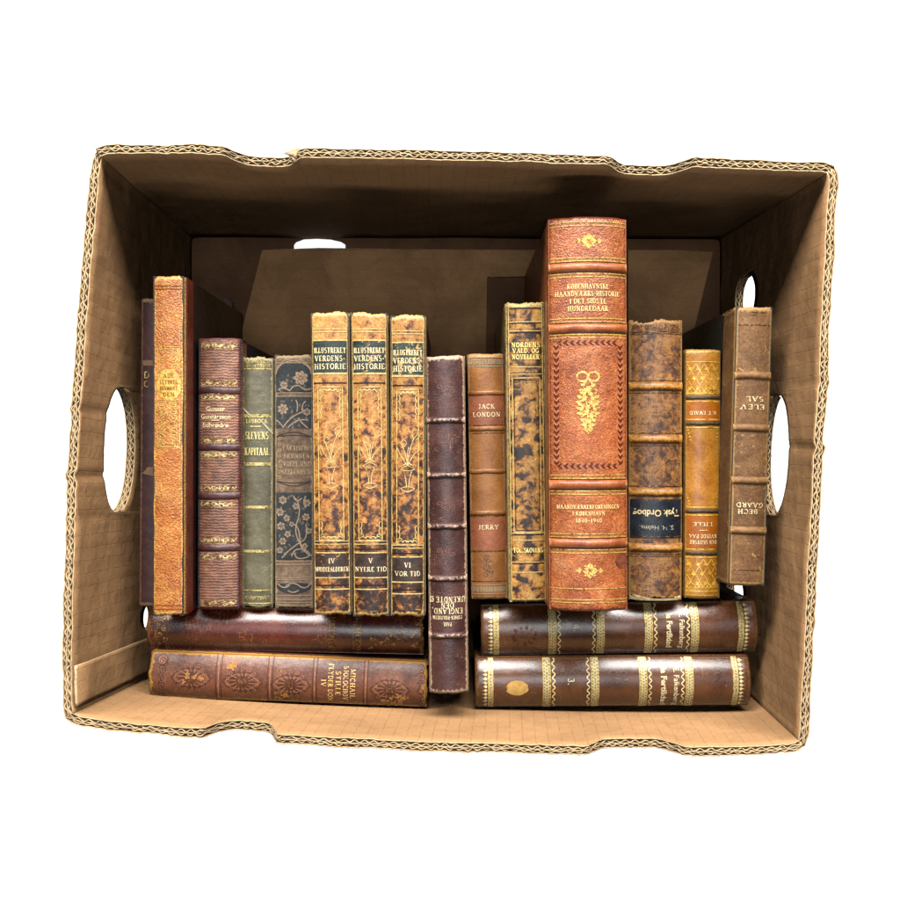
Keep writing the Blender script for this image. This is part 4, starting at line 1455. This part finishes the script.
    def rosette(px, py, s=1.0):
        x, y = U(px, py)
        for q in range(14):
            a = q * 2 * math.pi / 14
            r0, r1 = 6 * k * s, 11.5 * k * s
            B.stroke('pale', [(x + r0 * math.cos(a), y + r0 * math.sin(a) * 1.15), (x + r1 * math.cos(a + .12), y + r1 * math.sin(a + .12) * 1.15)], .0006)
            B.stroke('deep', [(x + r0 * math.cos(a + .2), y + r0 * math.sin(a + .2) * 1.15), (x + r1 * math.cos(a + .3), y + r1 * math.sin(a + .3) * 1.15)], .0007)
            B.circle('pale', x + 13 * k * s * math.cos(a), y + 13 * k * s * math.sin(a) * 1.15, .0011, .0004, n=8)
        B.circle('gilt', x, y, 3.6 * k * s, .0009, n=12)
        B.circle('gilt', x, y, 1.4 * k * s, n=8)
        B.circle('deep', x, y, 5.4 * k * s, .0006, n=14)
        for s_ in (-1, 1):
            for t in (-1, 1):
                B.stroke('deep', curve((x + s_ * 9 * k, y), (x + s_ * 12 * k, y + t * 10 * k), (x, y + t * 20 * k)), .0007)
                B.stroke('pale', curve((x + s_ * 7 * k, y + t * 2 * k), (x + s_ * 9 * k, y + t * 9 * k), (x, y + t * 17 * k)), .0005)
    for px, py in ((192, 677), (243, 681), (291, 684), (390, 689)):
        rosette(px, py)
    for px in (216.5, 221.5, 268, 273, 313, 317, 364, 368):
        B.line('deep', U(px, 680)[1], 1.0, .001)
    for px in (219, 270.5, 315, 366):
        B.line('pale', U(px, 680)[1], 1.2, .001)
    for px in (163, 421):
        for q in range(6):
            x, y = U(px, 660 + q * 7.6 + (px - 150) * .03)
            B.stroke('deep', spiral(x, y, .0032, 1.6, q, 1, 12), .0006)
            B.stroke('pale', spiral(x + .0012, y, .0034, 1.6, q + .5, -1, 12), .0004)
    x, y = U(163, 659)
    B.circle('pale', x, y, .0034, n=14)
    B.circle('deep', x, y, .0036, .0006, n=14, off=.0004)
    for t, px, wd in (('MICHAIL', 353, 29), ('SJOLOCHOV', 346, 34), ('STILLE', 338.5, 24), ('FLYDER DON', 331, 37), ('IV', 324, 7)):
        x, y = U(px, 683 - (346 - px) * .05)
        B.text('letters', t, x, y, 4.8 * k, wd * k, bold=.012)
    for cxp, cyp, nn, sp in ((386, 703, 16, 9), (192, 678, 8, 8), (402, 700, 10, 8), (232, 665, 8, 7), (280, 694, 7, 5), (425, 690, 8, 3)):
        for i in range(nn):
            x, y = U(cxp + random.gauss(0, sp * .7), cyp + random.gauss(0, 2.6))
            B.poly('bare', flower(x, y, .0007 + random.random() * .0018, 3, random.random() * 6, .35), .00045)
    B.flush({'pale': flat('rubbed_relief', col(178, 122, 96), .4, .6, 500), 'deep': flat('pressed_tooling', col(98, 58, 44), .45), 'gilt': dim_gold,
             'letters': gilt('orange_gilt_lettering', col(244, 206, 140, .85), col(214, 158, 90, .8), col(140, 84, 56), .25, .1),
             'bare': flat('bare_orange_leather', col(196, 138, 80), .6, .6, 500)},
            {'pale': 'rubbed_relief', 'deep': 'blind_tooling', 'gilt': 'gilt_tooling', 'letters': 'lettering', 'bare': 'worn_patch'})
    # 18, 19 right stack
    roll = gilt('gilt_roll', col(232, 218, 166, .75), col(184, 162, 104, .7), col(96, 66, 36), .3, .3, .4, 1400)
    for i, (qd, zz, lab, num, patch) in enumerate((
            (((757, 601), (758, 653), (481, 657), (480, 605)), .160, 'glossy dark brown book numbered 4 with gilt bands, upper of the right lying stack', '4.', False),
            (((750, 656.5), (750.5, 707), (475, 709), (474, 658)), .164, 'glossy dark brown book numbered 3 with an oval yellow bare patch, right lying stack', '3.', True))):
        M = leather('gloss_dark_brown_calf', [(.3, col(66, 36, 22)), (.5, col(98, 57, 34)), (.74, col(124, 78, 50))], 40, rough=.24, wear=col(140, 96, 64), wamt=.35,
                    scratch=col(190, 160, 130), samt=.3, spec=.6, coat=.4, fleck=.3)
        B = Book(lab, *qd, zz, .0085, M, jag=.0005, board=leather('black_board_cloth', [(.3, col(22, 16, 14)), (.7, col(40, 30, 26))], 90))
        k = B.k()
        off = 0 if i == 0 else -5.5
        U = lambda px, py=630 + 52 * i: B.p(px + off, py)
        for px in (496, 552, 600, 648, 694, 740):
            endb = px in (496, 740)
            _, y = U(px)
            w = 7.2 if not endb else 4.8
            B.rect('roll', -B.T / 2 + .0006, B.T / 2 - .0006, y - w / 2 * k, y + w / 2 * k, .0002, nx=30)
            for s in (-1, 1):
                B.line('roll_edge', y + s * w / 2 * k, .8, .0006, .0003)
            nd = 15
            for q in range(nd):
                x = (-1 + 2 * (q + .5) / nd) * (B.T / 2 - .002)
                for r_ in range(1 if endb else 3):
                    B.circle('roll_dot', x + (.0008 if r_ == 1 else 0), y + ((r_ - 1) * .0019 if not endb else 0), .0005, n=6, off=.0003)
            if endb:
                s = -1 if px == 496 else 1
                for q in range(12):
                    x = (-1 + 2 * (q + .5) / 12) * (B.T / 2 - .0015)
                    yy = y + s * (w / 2 + 2.6) * k
                    B.circle('wave', x, yy, .0012, n=8)
                    B.stroke('wave', [(x, yy), (x, yy + s * .0022)], .0005)
            else:
                for s in ((1,) if px in (552, 648) else (-1,)):
                    yy = y + s * (w / 2 + 3.2) * k
                    m = 60
                    B.stroke('wave', [((-1 + 2 * t / m) * (B.T / 2 - .001), yy + .00095 * math.sin(t * 2 * math.pi * 7.5 / m)) for t in range(m + 1)], .0008)
        x, y = U(576); B.text('letters', num, -.002, y, 6.5 * k, None, bold=.012)
        x, y = U(681); B.text('letters', 'E. Falkenberg', (.0015, .003)[i], y, 5.2 * k, (36, 39)[i] * k, bold=.012)
        x, y = U(668.5); B.text('letters', 'la Fertilidad', (.0015, .003)[i], y, 5.6 * k, (34, 38)[i] * k, bold=.03)
        if patch:
            x, y = B.p(517, 687)
            B.poly('patch', [(x + (7.6 + .9 * nz(a * 2.2, 3)) * k * math.cos(a) , y + (11 + 1.6 * nz(a * 2, 9)) * k * math.sin(a)) for a in [2 * math.pi * t / 40 for t in range(40)]], .0003)
        else:
            x, y = B.p(524, 635)
            for q in range(11):
                a = q * 2 * math.pi / 11
                B.poly('patch', flower(x + .0062 * math.cos(a), y + .008 * math.sin(a), .0014 + .0006 * math.sin(q * 3), 4, q), .0003)
                B.stroke('patch', spiral(x + .0062 * math.cos(a), y + .008 * math.sin(a), .002, 1, a, 1, 8), .0004, .00035)
        B.flush({'roll': roll, 'roll_edge': gold, 'roll_dot': flat('roll_dot_dark', col(110, 82, 42), .5), 'wave': gilt('wave_gilt', col(246, 232, 180, .85), col(212, 182, 112, .8), col(120, 84, 50), .2, .15),
                 'letters': letter_white,
                 'patch': flat('bare_yellow_patch', col(224, 176, 104), .7, .4, 300) if patch else dim_gold},
                {'roll': 'gilt_band', 'roll_edge': 'gilt_band_edge', 'roll_dot': 'band_pattern', 'wave': 'gilt_wave', 'letters': 'lettering',
                 'patch': 'bare_patch' if patch else 'worn_ornament'})


def build_scrap():
    mb = MB()
    pts = [(219, 305), (225, 298), (231, 301), (235, 318), (230, 322)]
    P = [W(x, y, .0055) for x, y in pts]
    for i, p in enumerate(P): mb.add((p.x, p.y, .0052 + .0012 * (i % 2)), (p.x, p.y))
    for t in tessellate_polygon([P]): mb.face(t[::-1])
    o = mb.build('paper_scrap', flat('grey_paper', col(160, 136, 122), .9), solid=(.0003, 1))
    setp(o, 'small grey torn paper scrap lying on the box floor above the plum book', 'paper scrap')


# ------------------------------------------------------------------ light, camera
def lamp(name, loc, target, size, size_y, power, color=(1, 1, 1), spread=math.pi):
    d = bpy.data.lights.new(name, 'AREA')
    d.shape = 'RECTANGLE'; d.size = size; d.size_y = size_y; d.energy = power; d.color = color
    d.spread = spread
    o = bpy.data.objects.new(name, d)
    o.location = loc
    o.rotation_euler = (Vector(target) - Vector(loc)).to_track_quat('-Z', 'Y').to_euler()
    C.objects.link(o)


build_ground()
build_box()
build_books()
build_scrap()
lamp('softbox_key', (0, 1.75, 1.62), (0, -.05, .18), 3.4, .9, 262, (1, .98, .95))
lamp('softbox_overhead', (0, -.05, 2.8), (0, 0, 0), .9, .9, 22, (.97, .98, 1))
lamp('added_front_fill', (0, -1.5, .60), (0, .2, .25), 1.4, .25, 6.2, (1, .97, .93))  # low fill added to brighten the far wall near its rim
lamp('added_under_lamp', (0, 0, -1.2), (0, 0, 0), 4.0, 4.0, 130)  # unseen lamp added below the sheet to keep the surround white
w = bpy.data.worlds.new('World')
S.world = w
w.use_nodes = True
bg = w.node_tree.nodes['Background']
bg.inputs[0].default_value = (.95, .97, 1, 1)
bg.inputs[1].default_value = .025

cd = bpy.data.cameras.new('Camera')
cd.sensor_width = 36; cd.lens = FPX / 900 * 36
cd.clip_start = .01; cd.clip_end = 50
co = bpy.data.objects.new('Camera', cd)
co.location = (0, 0, CAM_H)
C.objects.link(co)
S.camera = co
S.view_settings.view_transform = 'Standard'
S.view_settings.look = 'None'
S.view_settings.exposure = 0
S.view_settings.gamma = 1
S.render.engine = 'CYCLES'
S.cycles.use_denoising = True
S.cycles.max_bounces = 6
S.cycles.diffuse_bounces = 0
